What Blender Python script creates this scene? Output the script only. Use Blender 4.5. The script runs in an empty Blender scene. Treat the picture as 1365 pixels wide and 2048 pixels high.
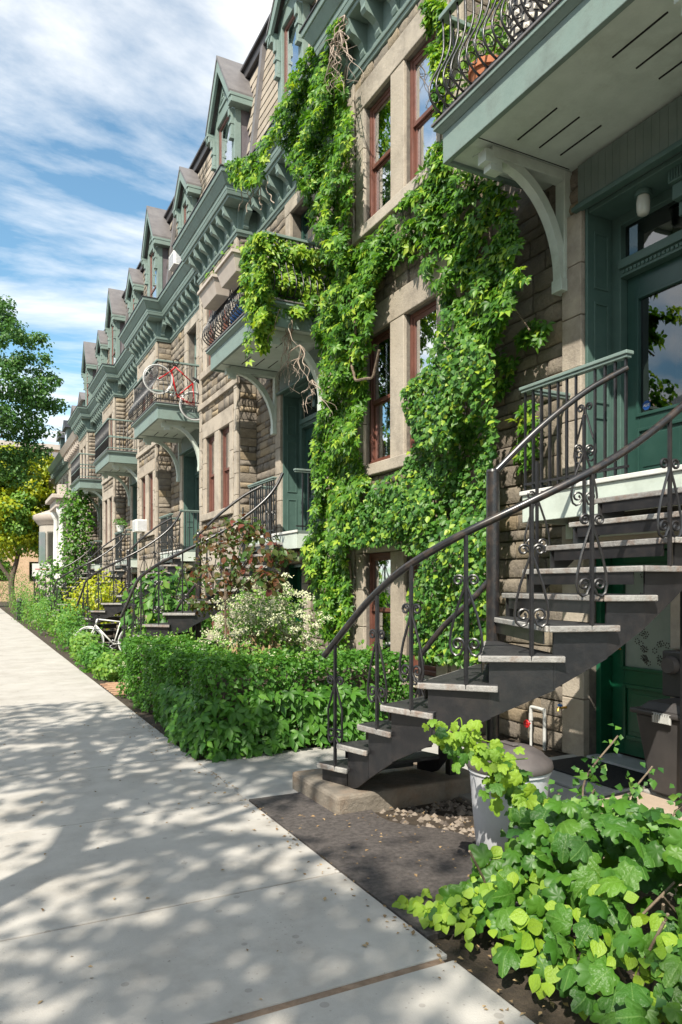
import bpy, bmesh, math, random
import numpy as np
from mathutils import Vector, Matrix, Quaternion
random.seed(7); rng = np.random.default_rng(7)
R = math.radians
SC = bpy.context.scene
COL = SC.collection
# ------------------------------------------------------------ camera
F, CX, HY, EYE = 1450.0, 682.5, 1170.0, 1.6          # focal length and horizon in photograph pixels
YAW = math.atan(742.0/F)
cam = bpy.data.cameras.new('camera'); camo = bpy.data.objects.new('camera', cam); COL.objects.link(camo)
cam.sensor_fit = 'HORIZONTAL'; cam.sensor_width = 36.0; cam.lens = 36.0*F/1365.0
cam.shift_y = (HY-1024.0)/1365.0
cam.clip_start = 0.05; cam.clip_end = 3000
camo.location = (0, 0, EYE); camo.rotation_euler = (R(90), 0, -YAW)
SC.camera = camo
SN, CS = math.sin(YAW), math.cos(YAW)
# ------------------------------------------------------------ light
SUN_AZ = (0.74, 0.673)                                 # horizontal direction the light travels
SUN_EL = R(47)
w = bpy.data.worlds.new('World'); SC.world = w; w.use_nodes = True
nt = w.node_tree; nt.nodes.clear()
def N(t, **k):
    n = nt.nodes.new(t)
    for a, b in k.items(): setattr(n, a, b)
    return n
sky = N('ShaderNodeTexSky', sky_type='NISHITA', sun_disc=False)
sky.sun_elevation = SUN_EL; sky.sun_rotation = math.atan2(-SUN_AZ[0], -SUN_AZ[1]); sky.air_density = 1.0; sky.dust_density = 0.6; sky.ozone_density = 2.0
tc = N('ShaderNodeTexCoord'); sep = N('ShaderNodeSeparateXYZ'); nt.links.new(tc.outputs['Generated'], sep.inputs[0])
def M(op, a, b=None, c=None):
    n = N('ShaderNodeMath', operation=op)
    for i, v in enumerate((a, b, c)):
        if v is None: continue
        if isinstance(v, (int, float)): n.inputs[i].default_value = v
        else: nt.links.new(v, n.inputs[i])
    return n.outputs[0]
zz = M('MAXIMUM', M('ADD', sep.outputs[2], 0.10), 0.02)
comb = N('ShaderNodeCombineXYZ')
nt.links.new(M('DIVIDE', sep.outputs[0], zz), comb.inputs[0]); nt.links.new(M('DIVIDE', sep.outputs[1], zz), comb.inputs[1])
mp = N('ShaderNodeMapping'); mp.inputs['Rotation'].default_value = (0, 0, R(62)); mp.inputs['Scale'].default_value = (1.0, 1.75, 1); mp.inputs['Location'].default_value = (1.35, 0.55, 0)
nt.links.new(comb.outputs[0], mp.inputs[0])
n1 = N('ShaderNodeTexNoise'); n1.inputs['Scale'].default_value = 0.8; n1.inputs['Detail'].default_value = 11; n1.inputs['Roughness'].default_value = 0.58; n1.inputs['Distortion'].default_value = 0.25
nt.links.new(mp.outputs[0], n1.inputs[0])
cr = N('ShaderNodeValToRGB'); cr.color_ramp.elements[0].position = 0.425; cr.color_ramp.elements[1].position = 0.575
nt.links.new(n1.outputs[0], cr.inputs[0])
mx = N('ShaderNodeMix', data_type='RGBA'); mx.inputs['B'].default_value = (6.9, 6.85, 6.75, 1)
nt.links.new(M('MULTIPLY', cr.outputs[0], 0.95), mx.inputs['Factor'])
tint = N('ShaderNodeMix', data_type='RGBA', blend_type='MULTIPLY'); tint.inputs['Factor'].default_value = 1; tint.inputs['B'].default_value = (0.95, 1.18, 1.08, 1)
nt.links.new(sky.outputs[0], tint.inputs['A']); nt.links.new(tint.outputs['Result'], mx.inputs['A'])
bg = N('ShaderNodeBackground'); bg.inputs[1].default_value = 0.12
out = N('ShaderNodeOutputWorld'); nt.links.new(mx.outputs['Result'], bg.inputs[0]); nt.links.new(bg.outputs[0], out.inputs[0])
sd = bpy.data.lights.new('sun', 'SUN'); sd.energy = 4.6; sd.angle = R(0.55); sd.color = (1.0, 0.93, 0.81)
so = bpy.data.objects.new('sun', sd); COL.objects.link(so)
sdir = Vector((SUN_AZ[0]*math.cos(SUN_EL), SUN_AZ[1]*math.cos(SUN_EL), -math.sin(SUN_EL)))
so.rotation_euler = sdir.to_track_quat('-Z', 'Y').to_euler(); so.location = (-20, -25, 40)
SC.view_settings.view_transform = 'Standard'; SC.view_settings.look = 'None'; SC.view_settings.gamma = 1
SC.view_settings.use_curve_mapping = False; SC.view_settings.exposure = 0.76
SC.render.resolution_x = 682; SC.render.resolution_y = 1024
SC.render.engine = 'CYCLES'
# ------------------------------------------------------------ pixels of the photograph to places
def ray(u, v):
    t = (u-CX)/F
    return Vector((SN+CS*t, CS-SN*t, (HY-v)/F))
def onx(u, v, X): r = ray(u, v); k = X/r.x; return Vector((X, r.y*k, EYE+r.z*k))
def ony(u, v, Y): r = ray(u, v); k = Y/r.y; return Vector((r.x*k, Y, EYE+r.z*k))
def onz(u, v, Z=0.0): r = ray(u, v); k = (Z-EYE)/r.z; return Vector((r.x*k, r.y*k, Z))
# ------------------------------------------------------------ materials
MATS = {}
def mat(name, c1, c2=None, scale=6.0, rough=0.7, bump=0.0, bscale=40.0, metal=0.0, rand=None, spec=0.5, stain=None, stain_amt=0.5, stain_scale=1.2, speck=None, pos=(0.35, 0.65), detail=6):
    m = bpy.data.materials.new(name); m.use_nodes = True; t = m.node_tree; b = t.nodes['Principled BSDF']
    L = t.links.new
    b.inputs['Roughness'].default_value = rough; b.inputs['Metallic'].default_value = metal; b.inputs['Specular IOR Level'].default_value = spec
    geo = t.nodes.new('ShaderNodeNewGeometry')
    col = None
    rgb = t.nodes.new('ShaderNodeRGB'); rgb.outputs[0].default_value = (*c1, 1); col = rgb.outputs[0]
    if c2 is not None:
        n = t.nodes.new('ShaderNodeTexNoise'); n.inputs['Scale'].default_value = scale; n.inputs['Detail'].default_value = detail; n.inputs['Roughness'].default_value = 0.65
        L(geo.outputs['Position'], n.inputs['Vector'])
        r = t.nodes.new('ShaderNodeValToRGB'); r.color_ramp.elements[0].position = pos[0]; r.color_ramp.elements[1].position = pos[1]
        r.color_ramp.elements[0].color = (*c1, 1); r.color_ramp.elements[1].color = (*c2, 1)
        L(n.outputs[0], r.inputs[0]); col = r.outputs[0]
    if rand:      # list of colours picked for each object or island
        oi = t.nodes.new('ShaderNodeObjectInfo')
        ad = t.nodes.new('ShaderNodeMath'); ad.operation = 'ADD'; L(oi.outputs['Random'], ad.inputs[0]); L(geo.outputs['Random Per Island'], ad.inputs[1])
        fr = t.nodes.new('ShaderNodeMath'); fr.operation = 'FRACT'; L(ad.outputs[0], fr.inputs[0])
        r = t.nodes.new('ShaderNodeValToRGB'); r.color_ramp.interpolation = 'LINEAR'
        e = r.color_ramp.elements
        while len(e) < len(rand): e.new(0.5)
        for i, cc in enumerate(rand): e[i].position = i/(len(rand)-1); e[i].color = (*cc, 1)
        L(fr.outputs[0], r.inputs[0])
        if c2 is not None:
            mm = t.nodes.new('ShaderNodeMix'); mm.data_type = 'RGBA'; mm.inputs['Factor'].default_value = 0.6
            L(col, mm.inputs['A']); L(r.outputs[0], mm.inputs['B']); col = mm.outputs['Result']
        else: col = r.outputs[0]
    if stain is not None:
        n = t.nodes.new('ShaderNodeTexNoise'); n.inputs['Scale'].default_value = stain_scale; n.inputs['Detail'].default_value = 8; n.inputs['Roughness'].default_value = 0.7
        L(geo.outputs['Position'], n.inputs['Vector'])
        r = t.nodes.new('ShaderNodeValToRGB'); r.color_ramp.elements[0].position = 0.48; r.color_ramp.elements[1].position = 0.72
        L(n.outputs[0], r.inputs[0])
        ma = t.nodes.new('ShaderNodeMath'); ma.operation = 'MULTIPLY'; ma.inputs[1].default_value = stain_amt; L(r.outputs[0], ma.inputs[0])
        mm = t.nodes.new('ShaderNodeMix'); mm.data_type = 'RGBA'; L(ma.outputs[0], mm.inputs['Factor']); L(col, mm.inputs['A']); mm.inputs['B'].default_value = (*stain, 1); col = mm.outputs['Result']
    if speck is not None:            # gum spots, grit and drips
        for sc_, th_ in ((9.0, 0.07), (38.0, 0.10)):
            v = t.nodes.new('ShaderNodeTexVoronoi'); v.inputs['Scale'].default_value = sc_; v.inputs['Randomness'].default_value = 1
            nn = t.nodes.new('ShaderNodeTexNoise'); nn.inputs['Scale'].default_value = 2.0; L(geo.outputs['Position'], nn.inputs['Vector'])
            L(geo.outputs['Position'], v.inputs['Vector'])
            sp_ = t.nodes.new('ShaderNodeSeparateColor'); L(v.outputs['Color'], sp_.inputs[0])
            g1 = t.nodes.new('ShaderNodeMath'); g1.operation = 'GREATER_THAN'; g1.inputs[1].default_value = 0.72; L(sp_.outputs[0], g1.inputs[0])
            l1 = t.nodes.new('ShaderNodeMath'); l1.operation = 'MULTIPLY'; l1.inputs[1].default_value = 0.30; L(nn.outputs[0], l1.inputs[0])
            l2 = t.nodes.new('ShaderNodeMath'); l2.operation = 'LESS_THAN'; L(v.outputs['Distance'], l2.inputs[0]); L(l1.outputs[0], l2.inputs[1])
            l3 = t.nodes.new('ShaderNodeMath'); l3.operation = 'MULTIPLY'; L(g1.outputs[0], l3.inputs[0]); L(l2.outputs[0], l3.inputs[1])
            l4 = t.nodes.new('ShaderNodeMath'); l4.operation = 'MULTIPLY'; l4.inputs[1].default_value = 0.32; L(l3.outputs[0], l4.inputs[0])
            mm = t.nodes.new('ShaderNodeMix'); mm.data_type = 'RGBA'; L(l4.outputs[0], mm.inputs['Factor']); L(col, mm.inputs['A']); mm.inputs['B'].default_value = (*speck, 1); col = mm.outputs['Result']
    L(col, b.inputs['Base Color'])
    if bump:
        n = t.nodes.new('ShaderNodeTexNoise'); n.inputs['Scale'].default_value = bscale; n.inputs['Detail'].default_value = 6; n.inputs['Roughness'].default_value = 0.7
        L(geo.outputs['Position'], n.inputs['Vector'])
        bp = t.nodes.new('ShaderNodeBump'); bp.inputs['Strength'].default_value = bump; bp.inputs['Distance'].default_value = 0.02
        L(n.outputs[0], bp.inputs['Height']); L(bp.outputs[0], b.inputs['Normal'])
    MATS[name] = m
    return m
def leafmat(name, cols, trans=0.35, rough=0.45, vein=0.0):
    m = mat(name, cols[0], rand=cols, rough=rough, spec=0.4)
    t = m.node_tree; b = t.nodes['Principled BSDF']; o = [n for n in t.nodes if n.type == 'OUTPUT_MATERIAL'][0]
    tr = t.nodes.new('ShaderNodeBsdfTranslucent'); ms = t.nodes.new('ShaderNodeMixShader'); ms.inputs[0].default_value = trans
    src = b.inputs['Base Color'].links[0].from_socket
    hs = t.nodes.new('ShaderNodeMix'); hs.data_type = 'RGBA'; hs.blend_type = 'MULTIPLY'; hs.inputs['Factor'].default_value = 1; hs.inputs['B'].default_value = (1.5, 1.5, 0.6, 1)
    t.links.new(src, hs.inputs['A']); t.links.new(hs.outputs['Result'], tr.inputs['Color'])
    t.links.new(b.outputs[0], ms.inputs[1]); t.links.new(tr.outputs[0], ms.inputs[2]); t.links.new(ms.outputs[0], o.inputs['Surface'])
    return m
def glassmat(name, tint=(0.8, 0.85, 0.85), refl=0.28, rough=0.02):
    m = bpy.data.materials.new(name); m.use_nodes = True; t = m.node_tree; t.nodes.clear()
    o = t.nodes.new('ShaderNodeOutputMaterial'); g = t.nodes.new('ShaderNodeBsdfGlossy'); g.inputs['Roughness'].default_value = rough; g.inputs['Color'].default_value = (0.95, 0.97, 1, 1)
    p = t.nodes.new('ShaderNodeBsdfTransparent'); p.inputs['Color'].default_value = (*tint, 1)
    lw = t.nodes.new('ShaderNodeLayerWeight'); lw.inputs['Blend'].default_value = 0.35
    a = t.nodes.new('ShaderNodeMath'); a.operation = 'MULTIPLY_ADD'; a.inputs[1].default_value = 0.6; a.inputs[2].default_value = refl; a.use_clamp = True
    nz = t.nodes.new('ShaderNodeTexNoise'); nz.inputs['Scale'].default_value = 1.3; bp = t.nodes.new('ShaderNodeBump'); bp.inputs['Strength'].default_value = 0.06; bp.inputs['Distance'].default_value = 0.05
    ge = t.nodes.new('ShaderNodeNewGeometry'); t.links.new(ge.outputs['Position'], nz.inputs[0]); t.links.new(nz.outputs[0], bp.inputs['Height']); t.links.new(bp.outputs[0], g.inputs['Normal'])
    ms = t.nodes.new('ShaderNodeMixShader'); t.links.new(lw.outputs['Facing'], a.inputs[0]); t.links.new(a.outputs[0], ms.inputs[0])
    t.links.new(p.outputs[0], ms.inputs[1]); t.links.new(g.outputs[0], ms.inputs[2]); t.links.new(ms.outputs[0], o.inputs[0])
    MATS[name] = m; return m
STONES = [(0.13, 0.11, 0.092), (0.28, 0.24, 0.19), (0.20, 0.175, 0.15), (0.34, 0.255, 0.145), (0.235, 0.21, 0.178), (0.16, 0.14, 0.122), (0.31, 0.27, 0.215)]
mat('stone', (0.14, 0.115, 0.09), (0.36, 0.30, 0.22), scale=5, rough=0.92, bump=1.0, bscale=22, rand=STONES, stain=(0.07, 0.06, 0.055), stain_amt=0.55, stain_scale=1.3)
mat('ashlar', (0.33, 0.285, 0.23), (0.47, 0.41, 0.335), scale=3.5, rough=0.88, bump=0.45, bscale=30, rand=[(0.36, 0.30, 0.23), (0.47, 0.42, 0.35), (0.42, 0.36, 0.29)], stain=(0.12, 0.10, 0.085), stain_amt=0.72, stain_scale=1.5)
mat('mortar', (0.20, 0.175, 0.145), (0.12, 0.105, 0.09), scale=9, rough=0.95, bump=0.4)
mat('green', (0.17, 0.235, 0.21), (0.215, 0.285, 0.255), scale=3, rough=0.55, bump=0.2, bscale=45, stain=(0.10, 0.125, 0.11), stain_amt=0.7, stain_scale=3.0)
mat('green_light', (0.50, 0.565, 0.505), (0.58, 0.645, 0.58), scale=4, rough=0.6, bump=0.12, stain=(0.36, 0.40, 0.34), stain_amt=0.7, stain_scale=2.2)
mat('green_board', (0.125, 0.165, 0.145), (0.16, 0.20, 0.178), scale=4, rough=0.6, bump=0.1)
mat('green_door', (0.018, 0.056, 0.045), (0.026, 0.07, 0.057), scale=5, rough=0.35, bump=0.04)
mat('green_jamb', (0.06, 0.112, 0.095), (0.078, 0.138, 0.118), scale=5, rough=0.5, bump=0.05)
mat('green_bright', (0.006, 0.085, 0.04), (0.01, 0.105, 0.05), scale=5, rough=0.3)
mat('red_sash', (0.115, 0.045, 0.032), (0.17, 0.068, 0.048), scale=6, rough=0.5, bump=0.1)
mat('white_paint', (0.72, 0.72, 0.69), (0.62, 0.62, 0.58), scale=8, rough=0.55)
mat('curtain', (0.75, 0.75, 0.72), (0.6, 0.6, 0.58), scale=2, rough=0.9)
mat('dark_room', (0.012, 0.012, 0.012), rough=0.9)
mat('iron', (0.010, 0.010, 0.012), (0.019, 0.019, 0.021), scale=9, rough=0.36, bump=0.10, bscale=26, spec=0.7, stain=(0.05, 0.035, 0.026), stain_amt=0.28, stain_scale=9)
mat('iron_rail', (0.012, 0.012, 0.014), (0.022, 0.021, 0.022), scale=12, rough=0.3, spec=0.7, stain=(0.12, 0.08, 0.055), stain_amt=0.55, stain_scale=14)
mat('tread', (0.018, 0.018, 0.02), (0.04, 0.04, 0.04), scale=14, rough=0.6, bump=0.3, bscale=70)
mat('nosing', (0.42, 0.41, 0.39), (0.16, 0.15, 0.14), scale=22, rough=0.55, bump=0.5, bscale=60, rand=[(0.40, 0.39, 0.37), (0.22, 0.21, 0.20), (0.48, 0.47, 0.44), (0.30, 0.29, 0.27)], stain=(0.17, 0.075, 0.03), stain_amt=0.8, stain_scale=7)
mat('roof_metal', (0.125, 0.115, 0.116), (0.17, 0.158, 0.156), scale=4, rough=0.5, bump=0.1)
mat('cheek', (0.105, 0.09, 0.10), (0.14, 0.12, 0.13), scale=4, rough=0.65, bump=0.1)
mat('shingle', (0.30, 0.25, 0.195), (0.40, 0.34, 0.27), scale=10, rough=0.85, bump=0.4, rand=[(0.24, 0.20, 0.16), (0.44, 0.38, 0.31), (0.34, 0.28, 0.21)])
mat('flashing', (0.035, 0.033, 0.036), (0.055, 0.05, 0.052), scale=6, rough=0.5)
mat('concrete', (0.37, 0.35, 0.32), (0.46, 0.44, 0.405), scale=2.2, rough=0.9, bump=0.25, bscale=120, stain=(0.25, 0.225, 0.19), stain_amt=0.65, stain_scale=1.4, speck=(0.12, 0.105, 0.09), pos=(0.3, 0.7), detail=10)
mat('old_concrete', (0.15, 0.13, 0.105), (0.27, 0.235, 0.19), scale=4, rough=0.95, bump=0.7, bscale=40, stain=(0.24, 0.12, 0.05), stain_amt=0.5, stain_scale=2.5)
mat('path_concrete', (0.34, 0.33, 0.31), (0.43, 0.42, 0.395), scale=3, rough=0.9, bump=0.3, bscale=90, stain=(0.28, 0.26, 0.235), stain_amt=0.6)
mat('joint_filler', (0.20, 0.135, 0.09), (0.28, 0.20, 0.14), scale=20, rough=0.95, bump=0.5)
mat('asphalt', (0.072, 0.062, 0.058), (0.15, 0.13, 0.12), scale=30, rough=0.92, bump=1.0, bscale=150, stain=(0.095, 0.085, 0.078), stain_amt=0.5, stain_scale=2.5)
mat('road', (0.05, 0.05, 0.05), (0.065, 0.064, 0.062), scale=3, rough=0.9, bump=0.6, bscale=120)
mat('soil', (0.035, 0.026, 0.018), (0.075, 0.056, 0.038), scale=12, rough=0.98, bump=1.0, bscale=35)
mat('flagstone', (0.33, 0.255, 0.19), (0.43, 0.34, 0.26), scale=4, rough=0.9, bump=0.4, bscale=40, rand=[(0.30, 0.235, 0.18), (0.45, 0.36, 0.28)], stain=(0.22, 0.17, 0.125), stain_amt=0.5)
mat('paver', (0.33, 0.19, 0.11), (0.40, 0.25, 0.155), scale=12, rough=0.9, bump=0.5, rand=[(0.27, 0.14, 0.08), (0.45, 0.29, 0.18), (0.36, 0.22, 0.13)])
mat('far_brick', (0.48, 0.32, 0.20), (0.56, 0.39, 0.25), scale=2, rough=0.9, bump=0.3)
mat('far_stone', (0.34, 0.31, 0.27), (0.43, 0.39, 0.34), scale=1.5, rough=0.9, bump=0.4, bscale=9)
mat('bark', (0.075, 0.055, 0.042), (0.14, 0.105, 0.08), scale=14, rough=0.95, bump=1.0, bscale=25)
mat('stem', (0.12, 0.085, 0.06), (0.22, 0.17, 0.12), scale=20, rough=0.9, bump=0.5)
mat('dead_twig', (0.30, 0.235, 0.19), (0.42, 0.34, 0.28), scale=20, rough=0.9)
mat('terracotta', (0.42, 0.15, 0.065), (0.50, 0.19, 0.085), scale=7, rough=0.8, bump=0.15)
mat('bin_grey', (0.50, 0.51, 0.54), (0.58, 0.59, 0.62), scale=5, rough=0.45, stain=(0.30, 0.29, 0.27), stain_amt=0.4)
mat('lid_dark', (0.075, 0.066, 0.064), (0.115, 0.10, 0.096), scale=6, rough=0.55, bump=0.1)
mat('bin_dark', (0.045, 0.042, 0.042), (0.06, 0.055, 0.054), scale=5, rough=0.5)
mat('rubber', (0.014, 0.014, 0.015), rough=0.8, bump=0.6, bscale=60)
mat('pvc', (0.55, 0.56, 0.55), (0.45, 0.45, 0.43), scale=8, rough=0.45)
mat('red_paint', (0.48, 0.012, 0.014), rough=0.35)
mat('blue_plastic', (0.012, 0.13, 0.42), rough=0.4)
mat('blue_sticker', (0.01, 0.06, 0.24), rough=0.4)
mat('steel', (0.45, 0.45, 0.46), rough=0.3, metal=0.9)
mat('brass', (0.55, 0.36, 0.09), rough=0.3, metal=0.9)
mat('planter_white', (0.58, 0.54, 0.47), (0.68, 0.64, 0.56), scale=10, rough=0.8)
mat('planter_beige', (0.44, 0.38, 0.33), (0.52, 0.455, 0.40), scale=6, rough=0.7)
mat('lamp_glass', (0.55, 0.56, 0.50), rough=0.25)
mat('flower_white', (0.6, 0.6, 0.42), rough=0.8, rand=[(0.52, 0.52, 0.37), (0.38, 0.42, 0.20), (0.62, 0.62, 0.48)])
mat('film', (0.24, 0.29, 0.26), (0.30, 0.34, 0.31), scale=3, rough=0.25)
mat('pebble', (0.15, 0.12, 0.10), rough=0.95, rand=[(0.08, 0.065, 0.055), (0.28, 0.235, 0.19), (0.16, 0.13, 0.11)])
mat('litter', (0.25, 0.16, 0.08), rough=0.95, rand=[(0.16, 0.10, 0.05), (0.36, 0.26, 0.14), (0.24, 0.15, 0.07)])
leafmat('ivy_leaf', [(0.026, 0.09, 0.010), (0.085, 0.215, 0.016), (0.042, 0.14, 0.012), (0.135, 0.29, 0.022), (0.032, 0.115, 0.012), (0.17, 0.335, 0.026)])
leafmat('ivy_young', [(0.167, 0.325, 0.035), (0.277, 0.429, 0.041), (0.364, 0.468, 0.047), (0.204, 0.364, 0.035)])
leafmat('honeysuckle_leaf', [(0.032, 0.111, 0.023), (0.066, 0.182, 0.026), (0.109, 0.260, 0.035), (0.044, 0.137, 0.026), (0.175, 0.312, 0.053)])
leafmat('hedge_leaf', [(0.041, 0.137, 0.021), (0.087, 0.227, 0.026), (0.058, 0.176, 0.023), (0.124, 0.286, 0.035)])
leafmat('grape_leaf', [(0.020, 0.075, 0.012), (0.07, 0.19, 0.018), (0.032, 0.11, 0.014), (0.12, 0.26, 0.022), (0.04, 0.135, 0.016), (0.09, 0.21, 0.03), (0.026, 0.09, 0.02)], trans=0.3, rough=0.45)
leafmat('lime_leaf', [(0.179, 0.330, 0.032), (0.269, 0.410, 0.032), (0.224, 0.360, 0.036)])
leafmat('gold_leaf', [(0.34, 0.38, 0.014), (0.46, 0.46, 0.016), (0.20, 0.31, 0.02), (0.38, 0.42, 0.016)])
leafmat('red_leaf', [(0.10, 0.025, 0.02), (0.06, 0.12, 0.025), (0.19, 0.05, 0.035), (0.06, 0.14, 0.03), (0.08, 0.085, 0.025)])
leafmat('fern_leaf', [(0.109, 0.247, 0.035), (0.175, 0.338, 0.047), (0.087, 0.208, 0.035), (0.248, 0.390, 0.059)])
leafmat('tree_leaf', [(0.04, 0.11, 0.025), (0.07, 0.17, 0.035), (0.05, 0.14, 0.03), (0.11, 0.22, 0.04)])
leafmat('shade_tree_leaf', [(0.034, 0.090, 0.018), (0.056, 0.130, 0.027)], trans=0.25)
def veined(src, name):
    m = MATS[src].copy(); m.name = name; MATS[name] = m; t = m.node_tree; b = t.nodes['Principled BSDF']; L = t.links.new
    tc_ = t.nodes.new('ShaderNodeTexCoord'); sp = t.nodes.new('ShaderNodeSeparateXYZ'); L(tc_.outputs['Object'], sp.inputs[0])
    def mm(op, a, b_=None, c_=None):
        n = t.nodes.new('ShaderNodeMath'); n.operation = op
        for i, v in enumerate((a, b_, c_)):
            if v is None: continue
            if isinstance(v, (int, float)): n.inputs[i].default_value = v
            else: L(v, n.inputs[i])
        return n.outputs[0]
    ax = mm('ABSOLUTE', sp.outputs[0]); mid = mm('LESS_THAN', ax, 0.012)
    fan = mm('ARCTAN2', ax, mm('ADD', sp.outputs[1], 0.02))           # ribs fan out from the stalk
    rib = mm('LESS_THAN', mm('PINGPONG', mm('ADD', fan, 0.0), 0.36), 0.02)
    side = mm('LESS_THAN', mm('PINGPONG', mm('SUBTRACT', sp.outputs[1], mm('MULTIPLY', ax, 0.9)), 0.06), 0.006)
    v = mm('MAXIMUM', mid, mm('MAXIMUM', rib, mm('MULTIPLY', side, 0.5)))
    nz = t.nodes.new('ShaderNodeTexNoise'); nz.inputs['Scale'].default_value = 9; L(tc_.outputs['Object'], nz.inputs[0])
    bp = t.nodes.new('ShaderNodeBump'); bp.inputs['Strength'].default_value = 0.3; bp.inputs['Distance'].default_value = 0.02; L(mm('SUBTRACT', nz.outputs[0], mm('MULTIPLY', v, 0.35)), bp.inputs['Height']); L(bp.outputs[0], b.inputs['Normal'])
    old = b.inputs['Base Color'].links[0].from_socket; mx_ = t.nodes.new('ShaderNodeMix'); mx_.data_type = 'RGBA'; L(mm('MULTIPLY', v, 0.35), mx_.inputs['Factor']); L(old, mx_.inputs['A']); mx_.inputs['B'].default_value = (0.22, 0.36, 0.10, 1); L(mx_.outputs['Result'], b.inputs['Base Color'])
veined('grape_leaf', 'grape_leaf_near'); veined('lime_leaf', 'lime_leaf_near')
glassmat('glass', refl=0.42); glassmat('glass_dark', tint=(0.35, 0.37, 0.36), refl=0.03)
# ------------------------------------------------------------ mesh helpers
def newmesh(name, V, Fc, material=None, smooth=False):
    me = bpy.data.meshes.new(name)
    me.from_pydata([tuple(v) for v in V], [], Fc); me.update()
    if material: me.materials.append(MATS[material])
    if smooth: me.polygons.foreach_set('use_smooth', [True]*len(me.polygons))
    return me
def fastmesh(name, V, T, material, smooth=False):      # V (n,3), T (m,k) of one polygon size
    me = bpy.data.meshes.new(name); V = np.asarray(V, dtype=np.float32); T = np.asarray(T, dtype=np.int32); k = T.shape[1]
    me.vertices.add(len(V)); me.vertices.foreach_set('co', V.ravel())
    me.loops.add(T.size); me.loops.foreach_set('vertex_index', T.ravel())
    me.polygons.add(len(T)); me.polygons.foreach_set('loop_start', np.arange(0, T.size, k, dtype=np.int32)); me.polygons.foreach_set('loop_total', np.full(len(T), k, dtype=np.int32))
    if smooth: me.polygons.foreach_set('use_smooth', np.ones(len(T), dtype=bool))
    me.update(calc_edges=True); me.materials.append(MATS[material]); return me
def link(name, me, parent=None, loc=None):
    o = bpy.data.objects.new(name, me); COL.objects.link(o)
    if loc is not None: o.location = loc
    if parent is not None: setparent(o, parent)
    return o
WM = {}
def setparent(o, p):
    o.parent = p
    o.matrix_parent_inverse = wmat(p).inverted()
def wmat(o):
    m = o.matrix_basis.copy()
    if o.parent: return wmat(o.parent) @ o.matrix_parent_inverse @ m
    return m
def tag(o, label=None, cat=None, group=None, kind=None):
    if label: o['label'] = label
    if cat: o['category'] = cat
    if group: o['group'] = group
    if kind: o['kind'] = kind
    return o
def thing(name, loc, label, cat, group=None):
    o = bpy.data.objects.new(name, None); COL.objects.link(o); o.location = loc; o.empty_display_size = 0.2
    return tag(o, label, cat, group)
def copy_tree(o, off, parent=None):
    c = o.copy(); COL.objects.link(c)
    if parent is None: c.location = o.location + Vector(off)
    else:
        inv = o.matrix_parent_inverse.copy(); c.parent = parent; c.matrix_parent_inverse = inv
    for ch in list(o.children): copy_tree(ch, off, c)
    return c
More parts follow.
